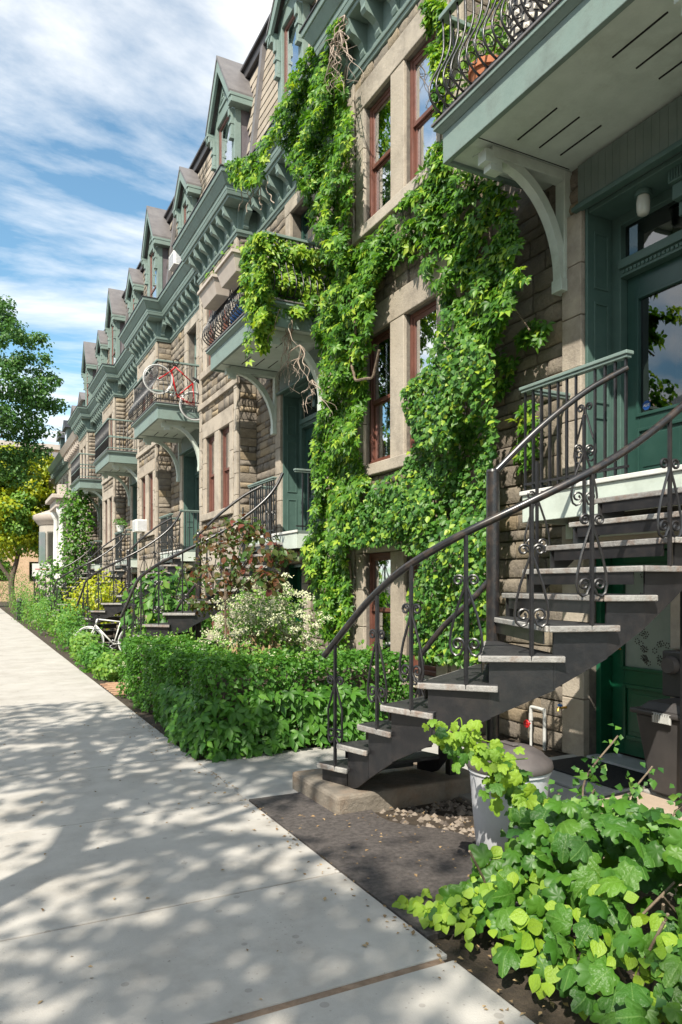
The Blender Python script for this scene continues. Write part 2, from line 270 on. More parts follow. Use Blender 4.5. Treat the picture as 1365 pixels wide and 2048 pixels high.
class MB:
    def __init__(s): s.v = []; s.f = []
    def add(s, V, Fc):
        b = len(s.v); s.v += [tuple(x) for x in V]; s.f += [tuple(i+b for i in q) for q in Fc]; return s
    def box(s, x0, x1, y0, y1, z0, z1):
        return s.add([(x0,y0,z0),(x1,y0,z0),(x1,y1,z0),(x0,y1,z0),(x0,y0,z1),(x1,y0,z1),(x1,y1,z1),(x0,y1,z1)],
                     [(0,3,2,1),(4,5,6,7),(0,1,5,4),(1,2,6,5),(2,3,7,6),(3,0,4,7)])
    def ext_y(s, prof, y0, y1):         # closed profile of (x,z), extruded along y
        n = len(prof)
        V = [(x,y0,z) for x,z in prof]+[(x,y1,z) for x,z in prof]
        Fc = [(i,(i+1)%n,n+(i+1)%n,n+i) for i in range(n)]+[tuple(range(n))[::-1], tuple(range(n,2*n))]
        return s.add(V, Fc)
    def ext_x(s, prof, x0, x1):         # closed profile of (y,z), extruded along x
        n = len(prof)
        V = [(x0,y,z) for y,z in prof]+[(x1,y,z) for y,z in prof]
        Fc = [(i,(i+1)%n,n+(i+1)%n,n+i) for i in range(n)]+[tuple(range(n))[::-1], tuple(range(n,2*n))]
        return s.add(V, Fc)
    def ext_z(s, prof, z0, z1):
        n = len(prof)
        V = [(x,y,z0) for x,y in prof]+[(x,y,z1) for x,y in prof]
        Fc = [(i,(i+1)%n,n+(i+1)%n,n+i) for i in range(n)]+[tuple(range(n))[::-1], tuple(range(n,2*n))]
        return s.add(V, Fc)
    def tube(s, path, r, n=8, cap=True, flat=1.0):
        P = [Vector(p) for p in path]; m = len(P)
        rr = r if isinstance(r, (list, tuple)) else [r]*m
        b = len(s.v); up = None
        for i in range(m):
            d = (P[min(i+1,m-1)]-P[max(i-1,0)])
            d = d.normalized() if d.length > 1e-9 else Vector((0,0,1))
            if up is None:
                up = Vector((0,0,1)) if abs(d.z) < 0.9 else Vector((1,0,0))
            a = d.cross(up)
            if a.length < 1e-6: a = d.orthogonal()
            a.normalize(); c = a.cross(d).normalized(); up = c
            for k in range(n):
                th = 2*math.pi*k/n
                s.v.append(tuple(P[i]+a*(math.cos(th)*rr[i])+c*(math.sin(th)*rr[i]*flat)))
        for i in range(m-1):
            for k in range(n):
                q = b+i*n; k2 = (k+1)%n
                s.f.append((q+k, q+k2, q+n+k2, q+n+k))
        if cap:
            s.f.append(tuple(b+k for k in range(n))[::-1]); s.f.append(tuple(b+(m-1)*n+k for k in range(n)))
        return s
    def lathe(s, prof, cx, cy, n=20):   # (r,z) from bottom to top
        b = len(s.v); m = len(prof)
        for r, z in prof:
            for k in range(n):
                th = 2*math.pi*k/n; s.v.append((cx+r*math.cos(th), cy+r*math.sin(th), z))
        for i in range(m-1):
            for k in range(n):
                k2 = (k+1)%n; q = b+i*n; s.f.append((q+k,q+k2,q+n+k2,q+n+k))
        s.f.append(tuple(b+k for k in range(n))[::-1]); s.f.append(tuple(b+(m-1)*n+k for k in range(n)))
        return s
    def build(s, name, material, parent=None, smooth=False, bevel=0.0):
        o = link(name, newmesh(name, s.v, s.f, material, smooth), parent)
        if bevel:
            md = o.modifiers.new('bevel', 'BEVEL'); md.width = bevel; md.segments = 2; md.limit_method = 'ANGLE'; md.angle_limit = R(40)
        if smooth and bevel == 0:
            try: o.data.set_sharp_from_angle(angle=R(45))
            except Exception: pass
        return o
def bx(name, m, p, x0, x1, y0, y1, z0, z1, bevel=0.0): return MB().box(x0,x1,y0,y1,z0,z1).build(name, m, p, bevel=bevel)
def catmull(P, n=8):
    P = [Vector(p) for p in P]; Q = [P[0]*2-P[1]]+P+[P[-1]*2-P[-2]]; out = []
    for i in range(1, len(Q)-2):
        for k in range(n):
            t = k/n; a, b, c, d = Q[i-1], Q[i], Q[i+1], Q[i+2]
            out.append(0.5*((2*b)+(c-a)*t+(2*a-5*b+4*c-d)*t*t+(3*b-a-3*c+d)*t*t*t))
    out.append(P[-1]); return out
# ------------------------------------------------------------ leaves
def ovate(wd=0.36, cup=0.10, bend=0.12):
    V = [(0,0,0),(-wd*0.8,0.28,cup*0.7),(-wd,0.52,cup),(-wd*0.45,0.82,cup*0.5-bend*0.6),(0,1,-bend),(wd*0.45,0.82,cup*0.5-bend*0.6),(wd,0.52,cup),(wd*0.8,0.28,cup*0.7),(0,0.5,0)]
    T = [(8,i,i+1) for i in range(0,7)]+[(8,7,0)]
    return np.array(V), np.array([(a,c,b) for a,b,c in T])
def ovate_lo(wd=0.36, cup=0.10, bend=0.12):
    V = [(0,0,0),(-wd,0.45,cup),(0,1,-bend),(wd,0.45,cup)]
    return np.array(V), np.array([(0,3,2),(0,2,1)])
def ovate_hi(wd=0.42, cup=0.10, bend=0.14):
    n = 7; V = [(0,0,0)]; prof = [.0,.55,.88,1.0,.92,.70,.38,.0]
    ys = [i/n for i in range(n+1)]
    mid = [(0, y, -bend*y*y) for y in ys]; lf = [(-wd*p, y, cup*p-bend*y*y) for p, y in zip(prof[1:-1], ys[1:-1])]; rt = [(-x, y, z) for x, y, z in lf]
    V = mid+lf+rt; a = n+1; b = a+n-1; T = []
    for i in range(n):
        for s, off in ((1, a), (-1, b)):
            p0 = i; p1 = i+1; q0 = off+i-1 if i > 0 else None; q1 = off+i if i < n-1 else None
            q = []
            if q0 is not None and q1 is not None: q = [(p0, p1, q1), (p0, q1, q0)]
            elif q0 is None: q = [(p0, p1, q1)]
            else: q = [(p0, p1, q0)]
            T += [t if s == 1 else t[::-1] for t in q]
    return np.array(V), np.array(T)
def palmate(n=5, lo=True, wd=0.235):
    Vs, Ts = [], []; b = 0
    for i in range(n):
        a = (i-(n-1)/2)*R(60 if n == 5 else 68)
        V, T = (ovate_lo if lo else ovate)(wd, 0.07, 0.16)
        sc = 1-0.16*abs(i-(n-1)/2)
        V = V*sc; V = V+np.array((0,0.06,0))
        c, s_ = math.cos(a), math.sin(a)
        V = np.stack([V[:,0]*c+V[:,1]*s_, -V[:,0]*s_+V[:,1]*c, V[:,2]-0.05*abs(i-(n-1)/2)], 1)
        Vs.append(V); Ts.append(T+b); b += len(V)
    return np.concatenate(Vs), np.concatenate(Ts)
def lobed(curl=0.2, ph=0.0):                            # five-lobed grape or maple shaped blade, 1 unit from stalk to tip
    pts = []
    lob = [(-150, 0.36), (-112, 0.55), (-84, 0.50), (-50, 0.76), (-26, 0.63), (0, 1.0), (26, 0.63), (50, 0.76), (84, 0.50), (112, 0.55), (150, 0.36)]
    full = []
    for i, (a, r_) in enumerate(lob):
        full.append((a, r_))
        if i < len(lob)-1:
            a2, r2 = lob[i+1]; big = (a, r_) if r_ > r2 else (a2, r2); sm = (a2, r2) if r_ > r2 else (a, r_)
            full.append((0.5*(a+a2), 0.55*big[1]+0.45*sm[1]+0.06))
    V = [(0,0.28,0.0)]; m = len(full)
    for q in (0.5, 1.0):
        for a, r_ in full:
            x = math.sin(R(a))*r_*0.72*q; y = 0.28+math.cos(R(a))*r_*0.72*q
            V.append((x, y, (0.055 if q < 1 else curl*(-r_*r_)+0.05*math.sin(a*0.11+ph))+0.10*abs(x)))
    V.append((0,0,0)); e = len(V)-1
    T = [(0,1+i+1,1+i) for i in range(m-1)]
    for i in range(m-1): a, b = 1+i, 1+m+i; T += [(a,a+1,b+1),(a,b+1,b)]
    T += [(0,1,e),(e,m,0),(1,1+m,e),(m,e,2*m)]
    return np.array(V), np.array(T)
def rotmats(nrm, tip):                  # local z -> nrm, local y -> tip direction projected
    nrm = nrm/np.linalg.norm(nrm, axis=1, keepdims=True)
    y = tip-nrm*np.sum(tip*nrm, axis=1, keepdims=True); y = y/(np.linalg.norm(y, axis=1, keepdims=True)+1e-9)
    x = np.cross(y, nrm); return np.stack([x, y, nrm], axis=2)
def scatter(tmpl, P, nrm, tip, size):
    V, T = tmpl; n = len(P); Rm = rotmats(nrm, tip)
    W = np.einsum('nij,vj->nvi', Rm, V)*np.asarray(size)[:,None,None]+P[:,None,:]
    TT = (T[None]+(np.arange(n)*len(V))[:,None,None]).reshape(-1,3)
    return W.reshape(-1,3), TT
def joined(name, lst, material, parent, kind='stuff'):
    Vs, Ts, b = [], [], 0
    for V, T in lst: Vs.append(V); Ts.append(T+b); b += len(V)
    o = link(name, fastmesh(name, np.concatenate(Vs), np.concatenate(Ts), material), parent)
    if kind: o['kind'] = kind
    return o
LEAFMESH = {}
def leafobjs(tmpl, key, material, P, nrm, tip, size, parent, name='leaf'):
    if (key, material) not in LEAFMESH: LEAFMESH[(key, material)] = fastmesh(name, tmpl[0], tmpl[1], material, smooth=True)
    me = LEAFMESH[(key, material)]; Rm = rotmats(nrm, tip); inv = wmat(parent).inverted()
    for i in range(len(P)):
        o = bpy.data.objects.new(name, me); COL.objects.link(o)
        m = Matrix([[Rm[i][a][b]*float(size[i]) for b in range(3)]+[float(P[i][a])] for a in range(3)]+[[0,0,0,1]])
        o.parent = parent; o.matrix_parent_inverse = inv; o.matrix_basis = m
def rnd(n, s=1.0): return rng.normal(0, s, (n,3))
def inpoly(P, poly):
    x, y = P[:,0], P[:,1]; ins = np.zeros(len(P), bool); n = len(poly)
    for i in range(n):
        x1, y1 = poly[i]; x2, y2 = poly[(i+1)%n]
        c = ((y1 > y) != (y2 > y)) & (x < (x2-x1)*(y-y1)/(y2-y1+1e-12)+x1); ins ^= c
    return ins
def polysample(poly, n):
    A = np.array(poly, float); lo, hi = A.min(0), A.max(0); out = np.zeros((0,2))
    while len(out) < n:
        P = lo+rng.random((n*3,2))*(hi-lo); out = np.concatenate([out, P[inpoly(P, poly)]])
    return out[:n]
_lat = rng.random((32,32,32))
def vnoise(P, s):
    Q = np.asarray(P)*s; I = np.floor(Q).astype(int); f = Q-I; f = f*f*(3-2*f); r = 0
    for dx in (0,1):
        for dy in (0,1):
            for dz in (0,1):
                wgt = (f[:,0] if dx else 1-f[:,0])*(f[:,1] if dy else 1-f[:,1])*(f[:,2] if dz else 1-f[:,2])
                r = r+wgt*_lat[(I[:,0]+dx)%32,(I[:,1]+dy)%32,(I[:,2]+dz)%32]
    return r
# ------------------------------------------------------------ ground
def ground_sheet(name, m, x0, x1, y0, y1, z, kind='structure'):
    o = link(name, newmesh(name, [(x0,y0,z),(x1,y0,z),(x1,y1,z),(x0,y1,z)], [(0,1,2,3)], m)); o['kind'] = kind; return o
ground_sheet('ground', 'soil', -400, 400, -400, 900, -0.02)
ground_sheet('road', 'road', -10.5, -2.95, -60, 300, -0.012)
tag(MB().box(-2.95, -2.78, -60, 200, -0.12, 0.075).build('kerb', 'concrete', bevel=0.01), kind='structure')
SIDE = link('sidewalk', newmesh('sidewalk', [(-2.78,-20,-0.008),(1.8,-20,-0.008),(1.8,200,-0.008),(-2.78,200,-0.008)], [(0,1,2,3)], 'joint_filler')); SIDE['kind'] = 'structure'
js = [-4.0, -2.3, -0.6, 1.02, 2.56, 3.60, 5.13, 6.65]+[6.65+1.55*i for i in range(1, 60)]
for i in range(len(js)-1):
    g0 = 0.022 if abs(js[i]-2.56) < .01 else 0.007; g1 = 0.022 if abs(js[i+1]-2.56) < .01 else 0.007
    sl = MB().box(-2.775, 1.84, js[i]+g0, js[i+1]-g1, -0.06, 0.0+random.uniform(-.002,.002)).build('slab', 'concrete', SIDE, bevel=0.006)
tag(MB().box(1.845, 4.6, 5.12, 6.5, -0.06, -0.004).build('path', 'path_concrete', bevel=0.006), kind='structure')
# rough-edged asphalt patch between the pavement and the stairs
pts = [(1.845,2.95),(1.845,5.11),(2.35,5.10),(2.55,4.6),(2.52,4.2),(2.75,3.9),(2.85,3.55),(2.80,3.2),(2.95,2.9),(2.6,2.75)]
tag(MB().ext_z([(p.x, p.y) for p in catmull([(x,y,0) for x,y in pts[3:]], 4)]+[(1.845,2.75),(1.845,5.11),(2.35,5.10)], -0.03, 0.006).build('asphalt_patch', 'asphalt'), kind='structure')
PAV = tag(MB().box(3.25, 5.08, 2.2, 5.1, -0.06, -0.008).build('paving', 'mortar'), kind='structure')
for (x0,x1,y0,y1,m) in [(3.28,4.18,3.95,5.08,'path_concrete'),(4.21,5.06,4.0,5.08,'path_concrete'),(3.28,3.9,2.9,3.92,'flagstone'),(3.93,4.6,3.1,3.92,'flagstone'),(4.63,5.06,3.0,3.96,'path_concrete'),(3.28,4.1,2.25,2.87,'flagstone'),(4.13,5.06,2.25,2.97,'flagstone')]:
    c = [(x0+.02,y0),(x1-.03,y0+.02),(x1,y1-.03),(x1-.04,y1),(x0+.03,y1-.01),(x0,y0+.04)]
    MB().ext_z(c, -0.05, 0.012).build('paving_stone', m, PAV, bevel=0.01)
BRK = tag(MB().box(1.85, 3.6, 10.9, 12.35, -0.06, -0.012).build('brick_paving', 'soil'), kind='structure')
bme = None
for r_ in range(14):
    for c_ in range(8):
        x0 = 1.87+c_*0.215+(0.1 if r_ % 2 else 0); y0 = 10.93+r_*0.1
        if x0 > 3.4: continue
        if bme is None:
            o = MB().box(-.1,.1,-.046,.046,-.05,0).build('brick', 'paver', BRK, bevel=0.006); bme = o
        else:
            o = bpy.data.objects.new('brick', bme.data); COL.objects.link(o); md = o.modifiers.new('bevel', 'BEVEL'); md.width = 0.006; setparent(o, BRK)
        o.location = (x0+.1, y0+.05, random.uniform(-.004,.004)); o.rotation_euler = (0,0,random.uniform(-.02,.02))
# ------------------------------------------------------------ stones
STM = []
def mkstone(seed):
    r_ = random.Random(seed); nx, nz = 4, 3
    V = []; Fc = []
    for j in range(nz):
        for i in range(nx):
            e = i in (0, nx-1) or j in (0, nz-1)
            x = -0.5+i/(nx-1)+(0 if i in (0,nx-1) else r_.uniform(-.07,.07)); z = -0.5+j/(nz-1)+(0 if j in (0,nz-1) else r_.uniform(-.12,.12))
            if i in (0,nx-1): x += (-1 if i else 1)*r_.uniform(0,.035)
            if j in (0,nz-1): z += (-1 if j else 1)*r_.uniform(0,.06)
            V.append((x, -(r_.uniform(.5,.78) if e else r_.uniform(.7,1.15)), z))
    b = len(V); ring = [i for i in range(nx)]+[nx-1+nx*j for j in range(1,nz)]+[nx*(nz-1)+i for i in range(nx-2,-1,-1)]+[nx*j for j in range(nz-2,0,-1)]
    for j in range(nz-1):
        for i in range(nx-1): Fc.append((j*nx+i, j*nx+i+1, (j+1)*nx+i+1, (j+1)*nx+i))
    for k in ring: V.append((V[k][0], 0.0, V[k][2]))
    n = len(ring)
    for k in range(n): Fc.append((ring[k], b+k, b+(k+1)%n, ring[(k+1)%n]))
    T = []
    for q in Fc: T += [(q[0],q[1],q[2]),(q[0],q[2],q[3])]
    return np.array(V), np.array(T)
STV = [mkstone(s) for s in range(10)]
STM = [fastmesh('stone', V, T, 'stone') for V, T in STV]
def proj(p):
    d = p[0]*SN+p[1]*CS
    if d < 0.3: return None
    return CX+F*(p[0]*CS-p[1]*SN)/d, HY-(p[2]-EYE)/d*F, d
def course(a0, a1, z0, z1, holes, hmin=.12, hmax=.215, wmin=.20, wmax=.52, rr=None):
    """rows of stones in a wall rectangle: (a centre, z centre, width, height)"""
    rr = rr or random; out = []; z = z0
    cuts = sorted({z0, z1}|{c for h in holes for c in h[2:4] if z0 < c < z1})
    for zi in range(len(cuts)-1):
        za, zb = cuts[zi], cuts[zi+1]; nrow = max(1, round((zb-za)/rr.uniform(hmin+.03, hmax-.03))); z = za
        hw = [rr.uniform(.65,1.35) for _ in range(nrow)]; hw = [q*(zb-za)/sum(hw) for q in hw]
        for r_ in range(nrow):
            h = hw[r_]
            bl = sorted([(h_[0], h_[1]) for h_ in holes if h_[2] < z+h/2 < h_[3]])
            segs = []; a = a0
            for s, e in bl:
                if s > a: segs.append((a, min(s, a1)))
                a = max(a, e)
            if a < a1: segs.append((a, a1))
            for s, e in segs:
                p = s
                while p < e-1e-3:
                    w_ = rr.uniform(wmin, wmax)
                    if e-(p+w_) < wmin*0.7: w_ = e-p
                    if h > .22 and rr.random() < .25:
                        out.append((p+w_/2, z+h*.25, w_, h*.5)); out.append((p+w_/2, z+h*.75, w_, h*.5))
                    else: out.append((p+w_/2, z+h/2, w_, h))
                    p += w_
            z += h
    return out
def lay_stones(parent, faces, nmax, gap=0.009):
    """faces: list of (axis, plane, stones, depth). The largest in view become objects, the rest one mesh."""
    items = []
    for axis, pl, st, dep in faces:
        for a, z, w_, h in st:
            c = (pl, a, z) if axis == 'x' else (a, pl, z)
            q = proj(c); s = 0
            if q and -15 < q[0] < 1385 and -15 < q[1] < 2070: s = min(h, w_*(0.35 if axis == 'x' and c[1] > 9 else 1))/q[2]
            items.append((s, axis, c, w_-gap, h-gap, dep*random.uniform(.7,1.25)))
    items.sort(key=lambda t: -t[0]); rest = []
    inv = wmat(parent).inverted()
    for i, (s, axis, c, w_, h, dep) in enumerate(items):
        k = random.randrange(len(STM)); m = Matrix.Translation(c) @ (Matrix.Rotation(R(-90), 4, 'Z') if axis == 'x' else Matrix.Identity(4)) @ Matrix.Diagonal((w_, dep, h, 1))
        if s > 0 and i < nmax:
            o = bpy.data.objects.new('stone', STM[k]); COL.objects.link(o); o.parent = parent; o.matrix_parent_inverse = inv; o.matrix_basis = m
        else:
            V, T = STV[k]; A = np.array(m); rest.append((V@A[:3,:3].T+A[:3,3], T))
    if rest: joined('stonework', rest, 'stone', parent)
def wall_open(mb, X, y0, y1, z0, z1, holes, depth):
    ys = sorted({y0,y1}|{v for h in holes for v in h[:2]}); zs = sorted({z0,z1}|{v for h in holes for v in h[2:4]})
    for i in range(len(ys)-1):
        for j in range(len(zs)-1):
            ym, zm = (ys[i]+ys[i+1])/2, (zs[j]+zs[j+1])/2
            if any(h[0] < ym < h[1] and h[2] < zm < h[3] for h in holes): continue
            mb.add([(X,ys[i],zs[j]),(X,ys[i],zs[j+1]),(X,ys[i+1],zs[j+1]),(X,ys[i+1],zs[j])], [(0,1,2,3)])
    for a,b,c,d in [h[:4] for h in holes]:
        e = X+depth
        mb.add([(X,a,c),(e,a,c),(e,a,d),(X,a,d)], [(3,2,1,0)]); mb.add([(X,b,c),(e,b,c),(e,b,d),(X,b,d)], [(0,1,2,3)])
        mb.add([(X,a,c),(X,b,c),(e,b,c),(e,a,c)], [(0,3,2,1)]); mb.add([(X,a,d),(X,b,d),(e,b,d),(e,a,d)], [(0,1,2,3)])
def frust(mb, x0, x1, y0, y1, z0, z1, dx, dy0, dy1):
    """box whose top grows outwards to -x by dx and to both y ends"""
    return mb.add([(x0,y0,z0),(x1,y0,z0),(x1,y1,z0),(x0,y1,z0),(x0-dx,y0-dy0,z1),(x1,y0-dy0,z1),(x1,y1+dy1,z1),(x0-dx,y1+dy1,z1)],
                  [(0,3,2,1),(4,5,6,7),(0,1,5,4),(1,2,6,5),(2,3,7,6),(3,0,4,7)])
WX, BX_ = 5.1, 4.7
def window(par, X, a, b, c, d, curtain=True, meet=None, drape=0.5):
    """sash window in the opening a..b, c..d of a wall facing -x"""
    e = X+0.045; fw = 0.05
    mb = MB(); mb.box(e,e+.07,a+.004,a+fw,c+.004,d-.004); mb.box(e,e+.07,b-fw,b-.004,c+.004,d-.004); mb.box(e+.003,e+.067,a+fw,b-fw,d-fw,d-.004); mb.box(e-.03,e+.067,a+fw,b-fw,c+.004,c+fw)
    wn = mb.build('window', 'red_sash', par, bevel=.004)
    mz = meet or (c+d)/2
    s = MB(); i0, i1 = a+fw, b-fw; sw = 0.042
    for (zz0, zz1, off) in ((c+fw, mz, .045), (mz-.03, d-fw, .015)):
        x = e+off; s.box(x,x+.028,i0+.002,i0+sw,zz0,zz1); s.box(x,x+.028,i1-sw,i1-.002,zz0,zz1); s.box(x+.002,x+.026,i0+sw,i1-sw,zz0,zz0+.05); s.box(x+.002,x+.026,i0+sw,i1-sw,zz1-.05,zz1)
    s.build('sash', 'red_sash', wn, bevel=.003)
    for (zz0, zz1, off) in ((c+fw+.05, mz-.05, .06), (mz+.02, d-fw-.05, .03)):
        x = e+off; bx('pane', 'glass', wn, x, x+.004, i0+sw-.004, i1-sw+.004, zz0-.004, zz1+.004)
    if curtain:                          # wavy curtain hanging in the room
        V = []; n = 24; y0, y1 = i0-.02, i0+(i1-i0)*drape
        for k in range(n+1):
            y = y0+(y1-y0)*k/n; x = e+.20+.03*math.sin(k*1.9)+.012*math.sin(k*.7); V += [(x,y,c),(x,y,d)]
        link('curtain', newmesh('curtain', V, [(2*k,2*k+2,2*k+3,2*k+1) for k in range(n)], 'curtain', True), wn)
        if drape < .9:
            V = []
            for k in range(n+1):
                y = i1+.02-(i1-i0)*.22*k/n; x = e+.20+.03*math.sin(k*1.9); V += [(x,y,c),(x,y,d)]
            link('curtain', newmesh('curtain', V, [(2*k,2*k+2,2*k+3,2*k+1) for k in range(n)], 'curtain', True), wn)
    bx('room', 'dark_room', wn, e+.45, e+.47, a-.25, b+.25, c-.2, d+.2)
    return wn
def panel(mb, X, a, b, c, d, w_=.03, p=.014):     # raised moulding round a door panel facing -x
    mb.box(X-p,X+.006,a,a+w_,c,d); mb.box(X-p,X+.006,b-w_,b,c,d); mb.box(X-p+.002,X+.006,a+w_,b-w_,c,c+w_); mb.box(X-p+.002,X+.006,a+w_,b-w_,d-w_,d)
    mb.box(X-.006,X+.004,a+w_*2.2,b-w_*2.2,c+w_*2.2,d-w_*2.2)
def entry(par, y, detail):
    a, b, z0, z1 = y+3.15, y+4.95, 2.45, 5.08
    fr = MB().box(WX-.03,WX+.34,b-.035,b-.002,z0,z1).box(WX-.03,WX+.34,a+.002,a+.035,z0,z1).box(WX-.02,WX+.34,a+.035,b-.035,z1-.05,z1-.002)
    fr.box(WX+.28,WX+.40,b-.14,b-.035,z0,z1-.05).box(WX+.28,WX+.40,a+.035,a+.14,z0,z1-.05).box(WX+.281,WX+.40,a+.14,b-.14,z1-.14,z1-.05)
    dr = fr.build('entry_door', 'green_jamb', par, bevel=.006)
    jm = MB()
    for s_, yy in ((1, b-.035), (-1, a+.035)):       # panelled jambs
        for c, d in ((z0+.12, z0+.72), (z0+.84, z0+1.78), (z0+1.9, z1-.2)):
            y0_, y1_ = (yy-.012, yy+.004) if s_ == 1 else (yy-.004, yy+.012)
            jm.box(WX+.05,WX+.075,y0_,y1_,c,d); jm.box(WX+.215,WX+.24,y0_,y1_,c,d); jm.box(WX+.075,WX+.215,y0_,y1_,c,c+.025); jm.box(WX+.075,WX+.215,y0_,y1_,d-.025,d)
            jm.build('jamb_panel', 'green_jamb', dr, bevel=.004); jm = MB()
    tb = MB().box(WX+.24,WX+.40,a+.14,b-.14,4.52,4.60).box(WX+.27,WX+.40,a+.14,b-.14,4.45,4.52)
    n = 34 if detail else 0
    for k in range(n): yy = a+.16+(b-a-.32)*k/n; tb.box(WX+.255,WX+.272,yy,yy+.028,4.475,4.505)
    tb.build('transom_bar', 'green_jamb', dr, bevel=.004)
    bx('transom_pane', 'glass_dark', dr, WX+.345, WX+.35, a+.14, b-.14, 4.60, z1-.14)
    mid = (a+b)/2
    for k, (l0, l1) in enumerate(((a+.145, mid-.003), (mid+.003, b-.145))):
        X = WX+.36; p0, p1, q0, q1 = l0+.14, l1-.14, 3.17, 4.22
        lf = MB().box(X,X+.045,l0,p0,z0+.02,4.45).box(X,X+.045,p1,l1,z0+.02,4.45).box(X+.001,X+.044,p0,p1,z0+.02,q0).box(X+.001,X+.044,p0,p1,q1,4.45)
        L = lf.build('door_leaf', 'green_door', dr, bevel=.004)
        pm = MB(); panel(pm, X, l0+.12, l1-.12, z0+.16, z0+.58, .028, .02)
        pm.box(X-.016,X+.004,p0-.03,p0,q0-.03,q1+.03).box(X-.016,X+.004,p1,p1+.03,q0-.03,q1+.03).box(X-.0155,X+.004,p0,p1,q0-.03,q0).box(X-.0155,X+.004,p0,p1,q1,q1+.03)
        pm.build('door_moulding', 'green_door', L, bevel=.004) if False else pm.build('door_moulding', 'green_door', dr, bevel=.004)
        bx('door_pane', 'glass_dark', dr, X+.018, X+.022, p0-.002, p1+.002, q0-.002, q1+.002)
        if k == 1: MB().tube([(X-.05,l0+.05,3.35),(X-.05,l0+.05,3.25)],.012).tube([(X,l0+.05,3.3),(X-.05,l0+.05,3.3)],.008).build('door_handle', 'brass', dr, True)
    cu = MB()
    V = []
    for k in range(40): V += [(WX+.52+.025*math.sin(k*1.7), a+.2+(b-a-.75)*k/39, 2.5), (WX+.52+.025*math.sin(k*1.7), a+.2+(b-a-.75)*k/39, 4.4)]
    link('door_curtain', newmesh('door_curtain', V, [(2*k,2*k+2,2*k+3,2*k+1) for k in range(39)], 'curtain', True), dr)
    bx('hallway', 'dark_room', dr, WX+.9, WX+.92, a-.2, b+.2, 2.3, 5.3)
    return dr
def basement_door(par, y, detail):
    a, b, z0, z1 = y+4.0, y+4.92, 0.02, 1.97; X = WX+.22
    fr = MB().box(WX+.08,WX+.30,b-.06,b-.002,z0,z1-.002).box(WX+.08,WX+.30,a+.002,a+.06,z0,z1-.002).box(WX+.081,WX+.30,a+.06,b-.06,z1-.06,z1-.002)
    dr = fr.build('basement_door', 'green_bright', par, bevel=.005)
    l0, l1 = a+.062, b-.062; p0, p1, q0, q1 = l0+.1, l1-.14, .86, 1.76
    MB().box(X,X+.045,l0,p0,.06,1.9).box(X,X+.045,p1,l1,.06,1.9).box(X+.001,X+.044,p0,p1,.06,q0).box(X+.001,X+.044,p0,p1,q1,1.9).build('door_leaf', 'green_bright', dr, bevel=.004)
    pm = MB(); panel(pm, X, l0+.1, l1-.14, .2, .7, .035, .02)
    pm.box(X-.014,X+.003,p0-.03,p0,q0-.03,q1+.03).box(X-.014,X+.003,p1,p1+.03,q0-.03,q1+.03).box(X-.0135,X+.003,p0,p1,q0-.03,q0).box(X-.0135,X+.003,p0,p1,q1,q1+.03)
    pm.build('door_moulding', 'green_bright', dr, bevel=.004)
    bx('film_pane', 'film', dr, X+.018, X+.022, p0-.002, p1+.002, q0-.002, q1+.002)
    if detail:                            # dark flower print on the frosted pane
        fl = MB(); rr = random.Random(3)
        for k in range(80):
            cy, cz = rr.uniform(p0+.04,p1-.04), rr.uniform(q0+.04,q1-.04)
            if vnoise(np.array([[cy*5,cz*5,1.0]]),1)[0] < .42: continue
            for j in range(6):
                th = j*R(60)+k; r_ = .008
                yy, zz_ = cy+.022*math.cos(th), cz+.022*math.sin(th)
                fl.add([(X+.0165,yy+r_*math.cos(q*R(60)),zz_+r_*math.sin(q*R(60))) for q in range(6)], [(5,4,3,2,1,0)])
        fl.build('flower_print', 'bin_dark', dr)['kind'] = 'stuff'
        MB().lathe([(.018,0),(.02,.01),(.012,.03),(.012,.05)],0,0,10).build('x','brass') if False else None
        MB().tube([(X,l1-.07,1.02),(X-.06,l1-.07,1.02),(X-.065,l1-.16,1.02)],.011,8).build('door_handle', 'brass', dr, True)
    bx('threshold', 'pvc', dr, WX-.06, WX+.26, a+.02, b-.02, -.01, .035, bevel=.004)
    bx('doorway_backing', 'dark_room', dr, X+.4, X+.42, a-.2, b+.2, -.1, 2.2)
def balcony_door(par, y, m):
    a, b, z0, z1 = y+3.65, y+4.55, 5.9, 8.2; X = WX+.16
    dr = MB().box(X,X+.09,a+.003,a+.07,z0,z1-.003).box(X,X+.09,b-.07,b-.003,z0,z1-.003).box(X+.002,X+.088,a+.07,b-.07,z1-.09,z1-.003).box(X-.02,X+.088,a+.07,b-.07,7.55,7.63).build('balcony_door', m, par, bevel=.005)
    lf = MB().box(X+.03,X+.075,a+.072,a+.19,z0+.02,7.55).box(X+.03,X+.075,b-.19,b-.072,z0+.02,7.55).box(X+.031,X+.074,a+.19,b-.19,z0+.02,6.7).box(X+.031,X+.074,a+.19,b-.19,7.44,7.55)
    lf.build('door_leaf', m, dr, bevel=.004)
    bx('door_pane', 'glass', dr, X+.05, X+.054, a+.185, b-.185, 6.69, 7.45); bx('transom_pane', 'glass', dr, X+.05, X+.054, a+.07, b-.07, 7.63, z1-.09)
    bx('curtain', 'curtain', dr, X+.2, X+.21, a+.1, a+.55, z0, z1); bx('room', 'dark_room', dr, X+.5, X+.52, a-.3, b+.3, z0-.1, z1+.2)
